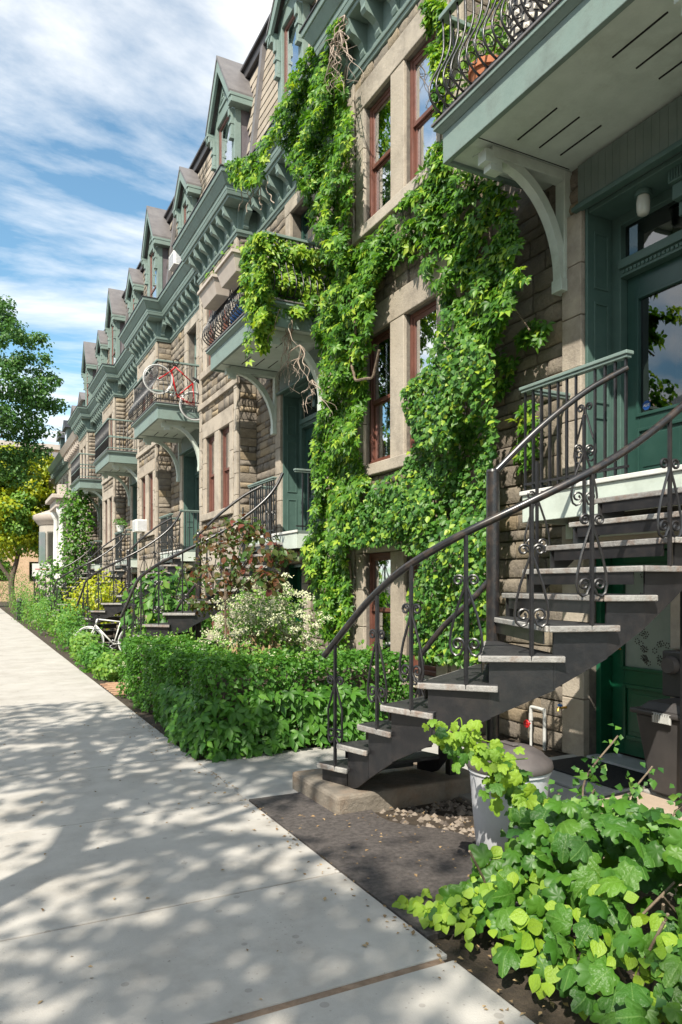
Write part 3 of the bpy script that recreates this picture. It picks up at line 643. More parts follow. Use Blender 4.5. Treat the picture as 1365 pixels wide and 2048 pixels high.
def balcony(par, y, style, detail, gap=None):
    y0, y1, x0 = y+2.85, y+5.55, 3.9; zs, zt = 5.5, 5.84
    bal = MB().box(x0+.05, WX-.005, y0+.05, y1-.05, zs+.03, zt).build('balcony', 'green_light', par)
    fa = MB().box(x0,x0+.05,y0,y1,zs,zt-.06).box(x0+.05,WX-.05,y0,y0+.05,zs,zt-.06).box(x0+.05,WX-.05,y1-.05,y1,zs,zt-.06)
    fa.build('fascia', 'green', bal, bevel=.006)
    mo = MB(); frust(mo, x0-.005, WX-.04, y0-.005, y1+.005, zt-.06, zt-.02, .05, .05, .05); mo.box(x0-.065, WX-.045, y0-.065, y1+.065, zt-.02, zt+.02)
    mo.build('deck_moulding', 'green', bal, bevel=.005)
    MB().box(x0-.08, WX-.05, y0-.08, y1+.08, zt+.022, zt+.045).build('deck_edge', 'roof_metal', bal, bevel=.004)
    for gx in (4.25, 4.5, 4.75):
        for gy in (y0+.55, y0+1.65): bx('soffit_slot', 'dark_room', bal, gx+.04*(gy-y0-.55), gx+.04*(gy-y0-.55)+.012, gy, gy+.48, zs+.022, zs+.0315)
    bx('soffit_seam', 'dark_room', bal, x0+.06, WX-.06, y1-.44, y1-.435, zs+.024, zs+.031)
    for gx in (4.15, 4.95): MB().lathe([(.05,zs+.02),(.05,zs+.031)],gx,y1-.2,16).build('soffit_plug', 'green_light', bal)
    for by in (y1-.42, y0+.24):           # curved timber brackets: post, arm and brace
        h0 = 4.4
        br = MB().box(WX-.105, WX-.004, by+.001, by+.119, h0+.1, zs+.026).box(x0+.25, WX-.105, by+.002, by+.118, zs-.075, zs+.026)
        br.box(WX-.15,WX-.003,by-.006,by+.126,h0-.02,h0+.10)
        bo = br.build('bracket', 'green_light', bal, bevel=.006)
        P = []; n = 12
        for k in range(n+1):
            t = k/n; th = t*R(90)
            P.append((WX-.10-(.78)*(1-math.cos(th))*1.0, zs-.05-(.95)*(1-math.sin(th))))
        w_ = .085; out = []
        inn = []
        for k in range(n+1):
            q0 = P[max(k-1,0)]; q1 = P[min(k+1,n)]; dx, dz = q1[0]-q0[0], q1[1]-q0[1]; l = math.hypot(dx,dz); nx, nz = -dz/l, dx/l
            out.append((P[k][0]+nx*w_*.5, P[k][1]+nz*w_*.5)); inn.append((P[k][0]-nx*w_*.5, P[k][1]-nz*w_*.5))
        mb = MB()
        for k in range(n):
            q = [out[k],out[k+1],inn[k+1],inn[k]]
            V = [(x,by+.012,z) for x,z in q]+[(x,by+.108,z) for x,z in q]
            mb.add(V, [(0,1,5,4),(2,3,7,6),(0,3,2,1),(4,5,6,7)])
        mb.box(x0+.17,x0+.29,by+.004,by+.116,zs-.13,zs-.02).box(x0+.23,x0+.36,by+.010,by+.110,zs-.19,zs-.05)
        mb.build('brace', 'green_light', bal)
    hr = .95; zb = zt+.05
    rl = MB().box(x0-.03,x0+.04,y0-.03,y1+.03,zb+hr,zb+hr+.045).box(x0+.04,WX-.01,y0-.03,y0+.04,zb+hr+.001,zb+hr+.044).box(x0+.04,WX-.01,y1-.04,y1+.03,zb+hr+.001,zb+hr+.044)
    rl.build('top_rail', 'green', bal, bevel=.006)
    if style == 'belly':
        MB().box(x0-.012,x0+.012,y0,y1,zb+.06,zb+.085).box(x0,WX-.01,y0-.012,y0+.012,zb+.06,zb+.085).box(x0,WX-.01,y1-.012,y1+.012,zb+.06,zb+.085).build('bottom_rail', 'iron', bal)
    else:
        MB().box(x0-.012,x0+.012,y0,y1,zb+.06,zb+.085).box(x0,WX-.01,y0-.012,y0+.012,zb+.06,zb+.085).box(x0-.015,x0+.015,y0,y1,zb+.40,zb+.425).box(x0,WX-.01,y0-.016,y0+.016,zb+.40,zb+.43).build('bottom_rail', 'green', bal)
    def bal_path(nx, ny, bx0, by0):
        if style == 'belly':
            pr = [(0,.07),(.07,.10),(.135,.17),(.15,.25),(.115,.36),(.05,.48),(.0,.62),(-.012,.75),(0,.95)]
            return catmull([(bx0+nx*o, by0+ny*o, zb+z) for o, z in pr], 2)
        return [(bx0,by0,zb),(bx0,by0,zb+hr)]
    meshes = {}
    def put(nx, ny, px, py):
        k = (nx, ny)
        if k not in meshes:
            mb = MB(); P = bal_path(nx, ny, 0, 0); mb.tube(P, .0105, 6)
            if style == 'belly':      # curled lower scroll
                sc = [(.15*1.0-.06+.05*math.cos(t), .20+.05*math.sin(t)) for t in np.linspace(0, 5, 9)]
                mb.tube([(nx*o, ny*o, zb+z) for o, z in sc], .006, 5)
            meshes[k] = newmesh('baluster', mb.v, mb.f, 'iron', True)
        o = link('baluster', meshes[k], bal, (px, py, 0))
    n = 24 if style == 'belly' else 22
    for k in range(n+1): put(-1, 0, x0, y0+(y1-y0)*k/n)
    m_ = 10
    for k in range(1, m_): put(0, -1, x0+(WX-.03-x0)*k/m_, y0); put(0, 1, x0+(WX-.03-x0)*k/m_, y1)
    return bal
def landing(par, y):
    x0, y0, y1, z = 4.5, y+3.0, y+5.15, 2.45
    ld = MB().box(x0+.01, WX+.36, y+3.16, y+4.94, z-.05, z).box(x0+.01, WX-.005, y0, y1, z-.052, z-.002).build('landing', 'green_board', par, bevel=.005)
    bx('deck_edge', 'white_paint', ld, x0-.02, x0+.01, y0-.02, y1+.02, z-.035, z+.004, bevel=.006)
    MB().box(x0,x0+.03,y0,y1,z-.28,z-.036).box(x0+.03,WX-.006,y1-.03,y1,z-.28,z-.053).box(x0+.03,WX-.006,y0,y0+.03,z-.28,z-.053).build('fascia', 'green_light', ld, bevel=.005)
    MB().box(WX-.12,WX-.004,y0+.05,y1-.05,z-.42,z-.28).build('ledger', 'green_light', ld, bevel=.005)
    cr_ = MB()
    def cap(xa,xb,ya,yb): cr_.box(xa,xb,ya,yb,z+.90,z+.925); cr_.box(xa-.012,xb+.012,ya-.012,yb+.012,z+.925,z+.955); cr_.build('cap_rail', 'green', ld, bevel=.006); cr_.v.clear(); cr_.f.clear()
    cap(x0-.02,x0+.04,y+3.95,y1+.0); cap(x0+.053,WX-.01,y1-.055,y1-.0); cap(x0-.02,WX-.01,y0,y0+.05)
    bp = MB(); 
    bp.box(x0-.003,x0+.023,y+3.96,y1-.02,z+.055,z+.075).box(x0+.02,WX-.01,y1-.04,y1-.02,z+.055,z+.075).box(x0,WX-.01,y0+.015,y0+.035,z+.055,z+.075); bp.build('bottom_rail', 'iron', ld)
    me = newmesh('baluster', *(lambda q: (q.v, q.f))(MB().box(-.009,.009,-.009,.009,z,z+.9)), 'iron')
    for k in range(12):
        if k in (4,): continue
        link('baluster', me, ld, (x0+.01, y+3.98+(1.14)*k/11, 0))
    for k in range(1, 6): link('baluster', me, ld, (x0+.01+.1*k, y1-.03, 0)); link('baluster', me, ld, (x0+.01+.1*k, y0+.025, 0))
    sc = lyre((x0+.01, y+4.4, z+.05), (0,1,0), .8, MB()); sc.build('scroll', 'iron', ld, True)
    return ld
def spiral(c, r0, turns, start, sgn, n=14):
    return [(c[0]+(r0*(1-.72*k/n))*math.cos(start+sgn*turns*2*math.pi*k/n), c[1]+(r0*(1-.72*k/n))*math.sin(start+sgn*turns*2*math.pi*k/n)) for k in range(n+1)]
def lyre(base, tan, h, mb, w_=.12, r_=.0085):
    """wrought-iron lyre scrolls either side of an upright; tan is the sideways direction"""
    tx, ty, tz = tan
    for s in (1, -1):
        top = spiral((.046, .70*h), .036, 1.35, math.pi, -1)[::-1]       # outward curl at the neck
        nk = [(.008, .655*h), (.03, .58*h), (.068, .44*h), (w_*.93, .31*h), (w_, .225*h), (w_*.88, .165*h), (w_*.62, .14*h), (w_*.32, .155*h)]
        low = spiral((w_*.50, .225*h), .044, 1.3, math.radians(235), -1)
        P = top+nk+low
        pts = [(base[0]+tx*s*a, base[1]+ty*s*a, base[2]+tz*s*a+b) for a, b in P]
        mb.tube(pts, r_, 6)
    return mb
def cornice(par, P, y0, y1, s0, s1, detail):
    """s0,s1: 1 when that end turns the corner"""
    mb = MB(); xe = WX+.3
    if P == WX: xe = WX+.3
    def lev(z0, o0, z1, o1):
        frust(mb, P-o0, xe, y0-o0*s0, y1+o0*s1, z0, z1, o1-o0, (o1-o0)*s0, (o1-o0)*s1)
    lev(8.45,.045,8.50,.06); lev(8.50,.075,8.56,.085); lev(8.56,.03,9.0,.03); lev(9.0,.315,9.05,.325); lev(9.05,.35,9.12,.37); lev(9.12,.375,9.20,.385); lev(9.20,.40,9.36,.50); lev(9.36,.515,9.44,.53)
    co = mb.build('cornice', 'green', par, bevel=.008)
    fl = MB(); frust(fl, P-.545, xe, y0-.545*s0, y1+.545*s1, 9.442, 9.462, 0, 0, 0); fl.build('flashing', 'flashing', co)
    prof = [(-.028,8.60),(-.075,8.60),(-.095,8.64),(-.085,8.69),(-.12,8.75),(-.20,8.80),(-.27,8.82),(-.30,8.86),(-.29,8.92),(-.31,8.998),(-.028,8.998)]
    me = newmesh('bracket', *(lambda q: (q.v, q.f))(MB().ext_y(prof, -.055, .055)), 'green'); n = max(2, round((y1-y0)/.44))
    for k in range(n+1):
        yy = y0+.08+(y1-y0-.16)*k/n
        if s1 == 0 and s0 == 0 and (k == 0 or k == n): continue
        link('bracket', me, co, (P, yy, 0))
    if s0:
        me2 = newmesh('bracket', *(lambda q: (q.v, q.f))(MB().ext_x([(x, z) for x, z in prof], -.055, .055)), 'green')
        link('bracket', me2, co, (P+.12, y0, 0))
    return co
def dormer(par, yc, Xf, w_, peak, ze, detail, ac=False):
    h = w_/2; z0 = 9.465; ww = h-.19
    mb = MB().box(Xf,Xf+.14,yc-h,yc-ww,z0,ze).box(Xf,Xf+.14,yc+ww,yc+h,z0,ze).box(Xf+.001,Xf+.139,yc-ww,yc+ww,z0,z0+.32).box(Xf+.001,Xf+.139,yc-ww,yc+ww,ze-.16,ze)
    mb.box(Xf-.06,Xf-.001,yc-ww-.06,yc+ww+.06,z0+.26,z0+.32)
    d = mb.build('dormer', 'green', par, bevel=.006)
    MB().ext_x([(yc-h,ze+.001),(yc+h,ze+.001),(yc,peak-.12)], Xf+.005, Xf+.12).build('gable', 'green', d)
    sl = (peak-.28-ze); g = MB()
    tri = [(yc-h*.5,ze+.10),(yc+h*.5,ze+.10),(yc,ze+.10+sl*.52)]; tr2 = [(yc-h*.36,ze+.16),(yc+h*.36,ze+.16),(yc,ze+.14+sl*.38)]
    for i in range(3):
        a, b, c, e = tri[i], tri[(i+1)%3], tr2[(i+1)%3], tr2[i]
        V = [(Xf-.02,*a),(Xf-.02,*b),(Xf-.02,*c),(Xf-.02,*e),(Xf+.01,*a),(Xf+.01,*b),(Xf+.01,*c),(Xf+.01,*e)]
        g.add(V, [(0,1,2,3),(0,4,5,1),(2,6,7,3)])
    rr = random.Random(5)
    for k in range(14):
        a, b = rr.uniform(-.28,.28)*h, rr.uniform(.17,.42)*sl
        if abs(a) > h*.4*(1-b/(sl*.5)): continue
        g.lathe([(.03,0),(.02,.012),(.005,.02)],0,0,6); n = 18; seg = g.v[-n:]; del g.v[-n:]
        g.v += [(Xf-z*1.1+.004, yc+a+x, ze+.12+b+y) for x, y, z in seg]
    g.build('gable_carving', 'green', d)
    bx('cheek', 'cheek', d, Xf+.14,5.4,yc-h+.02,yc-h+.06,z0,ze+.1); bx('cheek', 'cheek', d, Xf+.14,5.4,yc+h-.06,yc+h-.02,z0,ze+.1)
    ov = .13; rf = MB()
    dz = (peak-ze)*(ov/h)
    for s in (1,-1):
        a = [(yc,peak),(yc+s*(h+ov),ze-dz),(yc+s*(h+ov),ze-dz+.07),(yc,peak+.09)]
        if s == 1: a = a[::-1]
        rf.ext_x(a, Xf-.17, 5.42)
    rf.build('dormer_roof', 'roof_metal', d)
    bb = MB()
    for s in (1,-1):
        a = [(yc,peak-.26),(yc+s*(h+ov-.01),ze-dz-.21),(yc+s*(h+ov-.01),ze-dz-.005),(yc,peak-.005)]
        if s == 1: a = a[::-1]
        bb.ext_x(a, Xf-.155, Xf-.10); bb.build('bargeboard', 'green', d); bb = MB()
    ev = MB()
    for s in (1,-1):
        a0, a1 = yc+s*(h-.02), yc+s*(h+ov+.05); lo, hi = min(a0,a1), max(a0,a1)
        ev.box(Xf-.14,5.25,lo,hi,ze-dz-.20,ze-dz-.08); ev.box(Xf-.165,5.26,lo+(.02 if s<0 else -.0)-(.03 if s<0 else 0),hi+(.03 if s>0 else 0),ze-dz-.08,ze-dz-.012)
        ev.build('eaves', 'green', d, bevel=.008); ev = MB()
    bk = MB()
    for s in (1,-1):
        yy = yc+s*(h-.08)
        bk.box(Xf-.07,Xf-.001,yy-.055,yy+.055,ze-.95,ze-dz-.21); bk.box(Xf-.11,Xf-.07,yy-.045,yy+.045,ze-.55,ze-dz-.22); bk.box(Xf-.095,Xf-.0,yy-.065,yy+.065,ze-.72,ze-.66); bk.box(Xf-.09,Xf-.0,yy-.06,yy+.06,ze-1.02,ze-.955)
        bk.build('pilaster', 'green', d, bevel=.005); bk = MB()
    e = Xf+.05
    s = MB().box(e,e+.05,yc-ww+.002,yc-ww+.07,z0+.32,ze-.16).box(e,e+.05,yc+ww-.07,yc+ww-.002,z0+.32,ze-.16).box(e+.001,e+.049,yc-ww+.07,yc+ww-.07,ze-.23,ze-.16).box(e+.001,e+.049,yc-ww+.07,yc+ww-.07,z0+.32,z0+.40).box(e+.002,e+.048,yc-ww+.07,yc+ww-.07,z0+1.0,z0+1.06)
    s.build('sash', 'red_sash', d, bevel=.003)
    bx('pane', 'glass', d, e+.02, e+.025, yc-ww+.06, yc+ww-.06, z0+.38, ze-.21)
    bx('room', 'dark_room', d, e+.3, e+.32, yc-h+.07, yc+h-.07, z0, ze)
    bx('curtain', 'curtain', d, e+.14, e+.15, yc-ww, yc-ww*.2, z0+.4, ze-.16)
    return d
RS = (4.98, 9.46, 5.30, 12.42)           # mansard slope: x,z at the foot and at the top
def mansard(par, y0, y1, dorm, nmax):
    x0,z0,x1,z1 = RS
    rf = MB().add([(x0,y0,z0),(x0,y1,z0),(x1,y1,z1),(x1,y0,z1),(9.5,y0,z1),(9.5,y1,z1)], [(3,2,1,0),(3,4,5,2)]).build('roof', 'cheek', par)
    tp = MB().box(x1-.10, x1+.25, y0+.002, y1-.002, z1-.05, z1+.14).box(x1-.16,x1+.26,y0+.002,y1-.002,z1+.14,z1+.20); tp.build('roof_kerb', 'flashing', rf, bevel=.006)
    L = math.hypot(x1-x0, z1-z0); ux, uz = (x1-x0)/L, (z1-z0)/L; nx, nz = -uz, ux
    sm = MB(); 
    V = [(0,-.145,.0),(.0,.145,.0)]
    th = math.atan2(z1-z0, x1-x0)
    me = newmesh('shingle', *(lambda q: (q.v, q.f))(MB().add([(0,-.138,.0),(0,.138,.0),(0,.138,.022),(0,-.138,.022),(.24,-.138,0),(.24,.138,0),(.24,.138,.006),(.24,-.138,.006)], [(0,1,2,3),(3,2,6,7),(1,5,6,2),(0,3,7,4)])), 'shingle')
    rows = int(L/.2); items = []
    for r_ in range(rows):
        s_ = r_*.2
        for c in range(int((y1-y0)/.285)):
            yy = y0+.15+c*.285+(.14 if r_ % 2 else 0)
            if yy > y1-.14: continue
            z = z0+uz*s_; x = x0+ux*s_
            if any(abs(yy-dc) < dh+.05 and z < pk-.9 for dc, dh, pk in dorm): continue
            if any(abs(yy-dc) < (pk-z)*.4 and z < pk-.1 for dc, dh, pk in dorm): continue
            q = proj((x,yy,z)); items.append((1/q[2] if q and -10 < q[0] < 1380 and q[1] > -10 else 0, x, yy, z))
    items.sort(key=lambda t: -t[0]); rest = []; inv = wmat(rf).inverted()
    A0 = Matrix(((ux,0,nx,0),(0,1,0,0),(uz,0,nz,0),(0,0,0,1)))
    Vn = np.array([v.co[:] for v in me.vertices]); Tn = np.array([t for p in me.polygons for t in ((p.vertices[0],p.vertices[1],p.vertices[2]),(p.vertices[0],p.vertices[2],p.vertices[3]))])
    for i, (s_, x, yy, z) in enumerate(items):
        m = Matrix.Translation((x+nx*.004, yy, z+nz*.004)) @ A0
        if i < nmax and s_ > 0:
            o = bpy.data.objects.new('shingle', me); COL.objects.link(o); o.parent = rf; o.matrix_parent_inverse = inv; o.matrix_basis = m
        else:
            A = np.array(m); rest.append((Vn@A[:3,:3].T+A[:3,3], Tn))
    if rest: joined('shingles', rest, 'shingle', rf)
    hb = MB()
    for yy in (y0+.07, y1-2.55):          # sloping lead-covered hip boards
        hb.add([(x0-.10,yy-.08,z0),(x0-.10,yy+.08,z0),(x1-.10,yy+.08,z1),(x1-.10,yy-.08,z1),(x0+.02,yy-.08,z0),(x0+.02,yy+.08,z0),(x1+.02,yy+.08,z1),(x1+.02,yy-.08,z1)], [(0,3,2,1),(0,4,7,3),(1,2,6,5),(0,1,5,4)])
    hb.build('hip_board', 'roof_metal', rf)
def ashlar_stack(par, axis_x, y0, y1, z0, z1, hs=.46, proud=.03, back=.0):
    n = max(1, round((z1-z0)/hs)); h = (z1-z0)/n
    for k in range(n): bx('block', 'ashlar', par, axis_x-proud-random.uniform(0,.006), axis_x+.02, y0+.003, y1-.003, z0+h*k+.004, z0+h*(k+1)-.004, bevel=.008)
def house(y, start, label, style, nst, nsh, detail, bdoor='green', wide=2.6):
    root = thing('row_house', (WX, y+4, 0), label, 'house', None)
    y0, yb0, yb1 = start, y+6.3, y+6.3+wide; bc = (yb0+yb1)/2
    rec = [(y+4.0,y+4.92,0.0,1.97),(y+3.15,y+4.95,2.45,5.08),(y+3.65,y+4.55,5.88,8.2)]
    wn = [(bc-.84,bc-.16),(bc+.16,bc+.84)]; fl = [(.55,2.02),(3.17,4.87),(6.35,7.95)]
    mb = MB(); wall_open(mb, WX, y0, yb0, -.1, 8.46, rec, .35)
    holes = [(a,b,c,d) for a,b in wn for c,d in fl]; wall_open(mb, BX_, yb0, yb1, -.1, 8.46, holes, .3)
    mb.add([(BX_,yb0,-.1),(WX,yb0,-.1),(WX,yb0,8.46),(BX_,yb0,8.46)], [(0,1,2,3)]); mb.add([(BX_,yb1,-.1),(WX,yb1,-.1),(WX,yb1,8.46),(BX_,yb1,8.46)], [(3,2,1,0)])
    wl = mb.build('wall', 'mortar', root)
    # rock-faced stones
    tr = .24
    exr = [(y+3.76,y+5.2,-.1,.0001)]
    ex1 = [(y+3.74,y+5.2,-.1,2.45),(y+2.9,y+5.2,2.17,5.1),(y+2.85,y+5.0,5.1,5.5),(y+3.43,y+4.77,5.5,8.45),(y0,yb0,5.5,5.9)]
    f1 = course(y0, yb0, 0.0, 8.44, ex1+[(y0,yb0,0.0,.0001)])
    f1 = [s for s in f1]
    sb = [(bc-1.06,bc+1.06,c-.16,d+.34) for c,d in fl]
    cor = [(yb0,yb0+.18,-.1,8.45),(yb1-.18,yb1,-.1,8.45)]
    f2 = course(yb0, yb1, 0.0, 8.44, sb+cor, wmin=.2, wmax=.5)
    f3 = course(BX_+.02, WX-.02, 0.0, 8.44, [], wmin=.18, wmax=.4)
    lay_stones(wl, [('x',WX,f1,.045),('x',BX_,f2,.045),('y',yb0,f3,.022)], nst)
    # dressed stone
    ds = link('stone_dressing', newmesh('stone_dressing', [(WX+.01,y+4.95,0),(WX+.012,y+4.95,0),(WX+.012,y+4.96,.01)], [(0,1,2)], 'ashlar'), root)
    ashlar_stack(ds, WX, y+4.95, y+5.2, 2.17, 5.08, .48, .07); ashlar_stack(ds, WX, y+2.9, y+3.15, 2.17, 5.08, .48, .07)
    ashlar_stack(ds, WX, y+4.92, y+5.2, 0, 2.16, .54, .07); ashlar_stack(ds, WX, y+3.74, y+4.0, 0, 2.16, .54, .07)
    bx('block', 'ashlar', ds, WX-.06, WX+.01, y+4.0, y+4.92, 1.975, 2.16, bevel=.01)
    ashlar_stack(ds, WX, y+4.55, y+4.77, 5.9, 8.2, .46, .05); ashlar_stack(ds, WX, y+3.43, y+3.65, 5.9, 8.2, .46, .05)
    bx('lintel', 'ashlar', ds, WX-.055, WX+.01, y+3.40, y+4.80, 8.203, 8.44, bevel=.01)
    for yy in (yb0, yb1-.18): ashlar_stack(ds, BX_, yy, yy+.18, 0, 8.44, .42, .045)
    for (c,d) in fl:
        for a, b in ((bc-1.06,bc-.84),(bc-.16,bc+.16),(bc+.84,bc+1.06)): ashlar_stack(ds, BX_, a, b, c, d, 3 if b-a > .3 else .55, .04)
        bx('lintel', 'ashlar', ds, BX_-.05, BX_+.01, bc-1.06, bc+1.06, d+.003, d+.335, bevel=.01)
        bx('sill', 'ashlar', ds, BX_-.10, BX_+.20, bc-1.08, bc+1.08, c-.15, c-.002, bevel=.012)
    bx('string_course', 'ashlar', ds, BX_-.075, BX_+.0, yb0-.07, yb1+.05, 5.55, 5.68, bevel=.012)
    for i, (c,d) in enumerate(fl):
        for k, (a,b) in enumerate(wn): window(root, BX_, a, b, c, d, True, None, (.45,.95) [k] if i == 2 else (.3,.9)[k])
    entry(root, y, detail); basement_door(root, y, detail); balcony_door(root, y, bdoor)
    # boarded frieze above the entrance
    fz = MB().box(WX-.05,WX+.0,y+2.86,y+5.0,5.085,5.495).build('frieze', 'green_board', root)
    me = newmesh('board', *(lambda q: (q.v, q.f))(MB().box(-.02,0,0,.079,5.13,5.492)), 'green_board')
    for k in range(26): link('board', me, fz, (WX-.05, y+2.87+.0818*k, 0))
    MB().box(WX-.13,WX-.05,y+2.82,y+5.02,5.06,5.10).box(WX-.10,WX-.05,y+2.84,y+5.01,5.10,5.13).build('frieze_moulding', 'green_jamb', fz, bevel=.006)
    if detail:
        cb = MB()
        for (xa,za,zb,ww) in ((.24,4.93,5.06,.075),(.20,4.80,4.93,.065),(.13,4.68,4.80,.055)): cb.box(WX+.30-xa,WX+.30,y+4.05-ww,y+4.05+ww,za,zb-.002)
        for k in range(5): cb.box(WX+.045,WX+.06,y+4.05-.06+.026*k,y+4.05-.045+.026*k,4.94,5.05)
        cb.build('corbel', 'green_jamb', root, bevel=.012)
    balcony(root, y, style, detail); landing(root, y)
    cornice(root, WX, y0, yb0, 0, 0, detail); cornice(root, BX_, yb0, yb1, 1, 1, detail)
    d1 = (y+4.45, .56, 12.38); d2 = (bc+.12, .70, 12.85)
    mansard(root, y0, yb1, [d1, d2], nsh)
    dormer(root, d1[0], 5.0, 1.12, 12.38, 11.8, detail); dormer(root, d2[0], 4.86, 1.40, 12.85, 11.85, detail)
    bx('side_wall', 'mortar', root, WX+.36, 9.4, y0+.01, y0+.2, -.1, 12.7) 
    return root
OFF = [0.0, 7.3, 14.2, 20.95, 27.75]; END = [8.9, 16.2, 23.1, 29.85, 36.65]
LAB = ['stone row house whose bay window is smothered in green climbing vine',
       'stone row house whose balcony has vines, two beige planter boxes and a blue barrel',
       'stone row house with a red bicycle hung on its bowed balcony',
       'stone row house with straight-railed balcony, next past the bicycle balcony',
       'stone row house with straight-railed balcony, beside the white-columned porch']
HS = []
for i in range(5):
    HS.append(house(OFF[i], 1.0 if i == 0 else END[i-1], LAB[i], 'belly' if i < 3 else 'straight', (300,300,200,0,0)[i], (0,260,60,0,0)[i], i < 2, 'green_door' if i == 1 else 'green', 2.6))
    HS[-1]['group'] = 'stone row houses along the street'
# ------------------------------------------------------------ winding iron stairs
OUTER = [((2.33,4.93),(2.44,4.66)),((2.38,4.70),(2.46,4.40)),((2.41,4.44),(2.47,4.10)),((2.41,4.12),(2.53,3.70)),((2.49,3.79),(2.82,3.44)),((2.74,3.50),(3.16,3.24)),((3.06,3.27),(3.50,3.14)),((3.40,3.17),(3.79,3.11)),((3.69,3.12),(4.03,3.09)),((3.93,3.09),(4.25,3.06)),((4.13,3.07),(4.42,3.03)),((4.31,3.04),(4.50,3.02))]
INNER = [((3.22,4.90),(3.29,4.68)),((3.28,4.73),(3.35,4.56)),((3.34,4.60),(3.41,4.48)),((3.40,4.51),(3.46,4.43)),((3.45,4.45),(3.51,4.39)),((3.50,4.41),(3.56,4.37)),((3.56,4.40),(3.66,4.38)),((3.65,4.39),(3.82,4.32)),((3.80,4.33),(3.99,4.25)),((3.97,4.26),(4.16,4.18)),((4.14,4.19),(4.33,4.09)),((4.31,4.10),(4.50,4.0))]
TH = [.085+.187*(k+1) for k in range(12)]; TH = [.27+(2.45-.27)/12*k for k in range(12)]
def stairs():
    st = thing('winding_staircase', (2.9,4.5,0.13), 'x', 'staircase', 'winding iron staircases')
    for k in range(12):
        (a,b),(c,d) = OUTER[k],INNER[k]; z = TH[k]; P = [a,b,d,c]
        tr = MB().ext_z(P[::-1], z-.028, z).build('tread', 'tread', st, bevel=.004)
        n = MB()                            # pale worn nosing round the front and the outer end
        def strip(p, q, w_=.018):
            p, q = Vector((*p,0)), Vector((*q,0)); t = (q-p).normalized(); o = Vector((-t.y,t.x,0))
            V = [p-o*.002, q-o*.002, q+o*w_, p+o*w_]
            n.ext_z([(v.x,v.y) for v in V][::-1] if False else [(v.x,v.y) for v in V], z-.042, z-.004)
        strip(b, a); strip(a, c)
        n.build('nosing', 'nosing', tr, bevel=.006)
        # riser-side gusset under the tread
        g = MB(); pa, pc = Vector((*a,0))*.93+Vector((*c,0))*.07, Vector((*c,0))*.93+Vector((*a,0))*.07
        g.box(0,0.001,0,0.001,0,0.001) if False else None
        t = (pc-pa).normalized(); o = Vector((-t.y,t.x,0))*.004
        g.add([(*(pa-o).xy,z-.12),(*(pc-o).xy,z-.12),(*(pc-o).xy,z-.028),(*(pa-o).xy,z-.028),(*(pa+o).xy,z-.12),(*(pc+o).xy,z-.12),(*(pc+o).xy,z-.028),(*(pa+o).xy,z-.028)], [(0,1,2,3),(7,6,5,4),(0,4,5,1),(2,6,7,3),(0,3,7,4),(1,5,6,2)])
        g.build('tread_support', 'iron', tr)
    def stringer(side, thick, drop, off):
        mb = MB(); pts = []
        for k in range(12): pts.append((Vector((*side[k][0],0))*.5+Vector((*(side[k-1][1] if k else side[k][0]),0))*.5, TH[k]))
        pts.append((Vector((*side[11][1],0)), 2.45))
        for k in range(12):
            (p, z), (q, z2) = pts[k], pts[k+1]; n = 4
            t = (q-p); t = t.normalized(); o = Vector((-t.y,t.x,0))*thick*.5
            for j in range(n):
                u0, u1 = j/n, (j+1)/n; a, b = p.lerp(q,u0), p.lerp(q,u1)
                zt = TH[k]-.03; r = .18
                za, zb = max(.13, TH[k]+r*u0-drop), max(.13, TH[k]+r*u1-drop)
                if k == 0 and j < 3: za = zb = .13
                if k == 0 and j == 3: za = .13
                a = a+Vector((-t.y,t.x,0))*off; b = b+Vector((-t.y,t.x,0))*off
                Vv = [(*(a-o).xy,za),(*(b-o).xy,zb),(*(b-o).xy,zt),(*(a-o).xy,zt),(*(a+o).xy,za),(*(b+o).xy,zb),(*(b+o).xy,zt),(*(a+o).xy,zt)]
                mb.add(Vv, [(0,1,2,3),(7,6,5,4),(0,4,5,1),(2,6,7,3),(0,3,7,4),(1,5,6,2)])
        return mb.build('stringer', 'iron', st)
    stringer(OUTER, .014, .39, .05); stringer(INNER, .014, .30, -.03)
    MB().tube([(3.53,4.37,.10),(3.53,4.37,2.46)], .05, 18).tube([(3.53,4.37,2.455),(3.53,4.37,2.475)], [.054,.045], 18).build('newel_post', 'iron_rail', st, True)
    R0 = []
    for k in range(12):
        m_ = (Vector((*OUTER[k][0],0))+Vector((*OUTER[k][1],0)))*.5; R0.append((m_.x, m_.y, TH[k]+.90))
    R0[0] = (R0[0][0]-.02, R0[0][1]+.10, 1.07)
    path = catmull(R0+[(4.50,3.02,3.36)], 5)
    MB().tube(path, .0245, 12).build('handrail', 'iron_rail', st, True)
    MB().tube(catmull([(3.53,4.37,2.44),(3.85,4.24,2.78),(4.2,4.1,3.08),(4.50,3.96,3.27)], 5), .0235, 12).build('handrail', 'iron_rail', st, True)
    MB().tube(catmull([(3.22,4.87,1.05),(3.3,4.68,1.28),(3.40,4.50,1.46),(3.53,4.38,1.66)], 4), .0225, 12).build('handrail', 'iron_rail', st, True)
    def zr(p):
        best = min(path, key=lambda q: (q.x-p.x)**2+(q.y-p.y)**2); return best.z
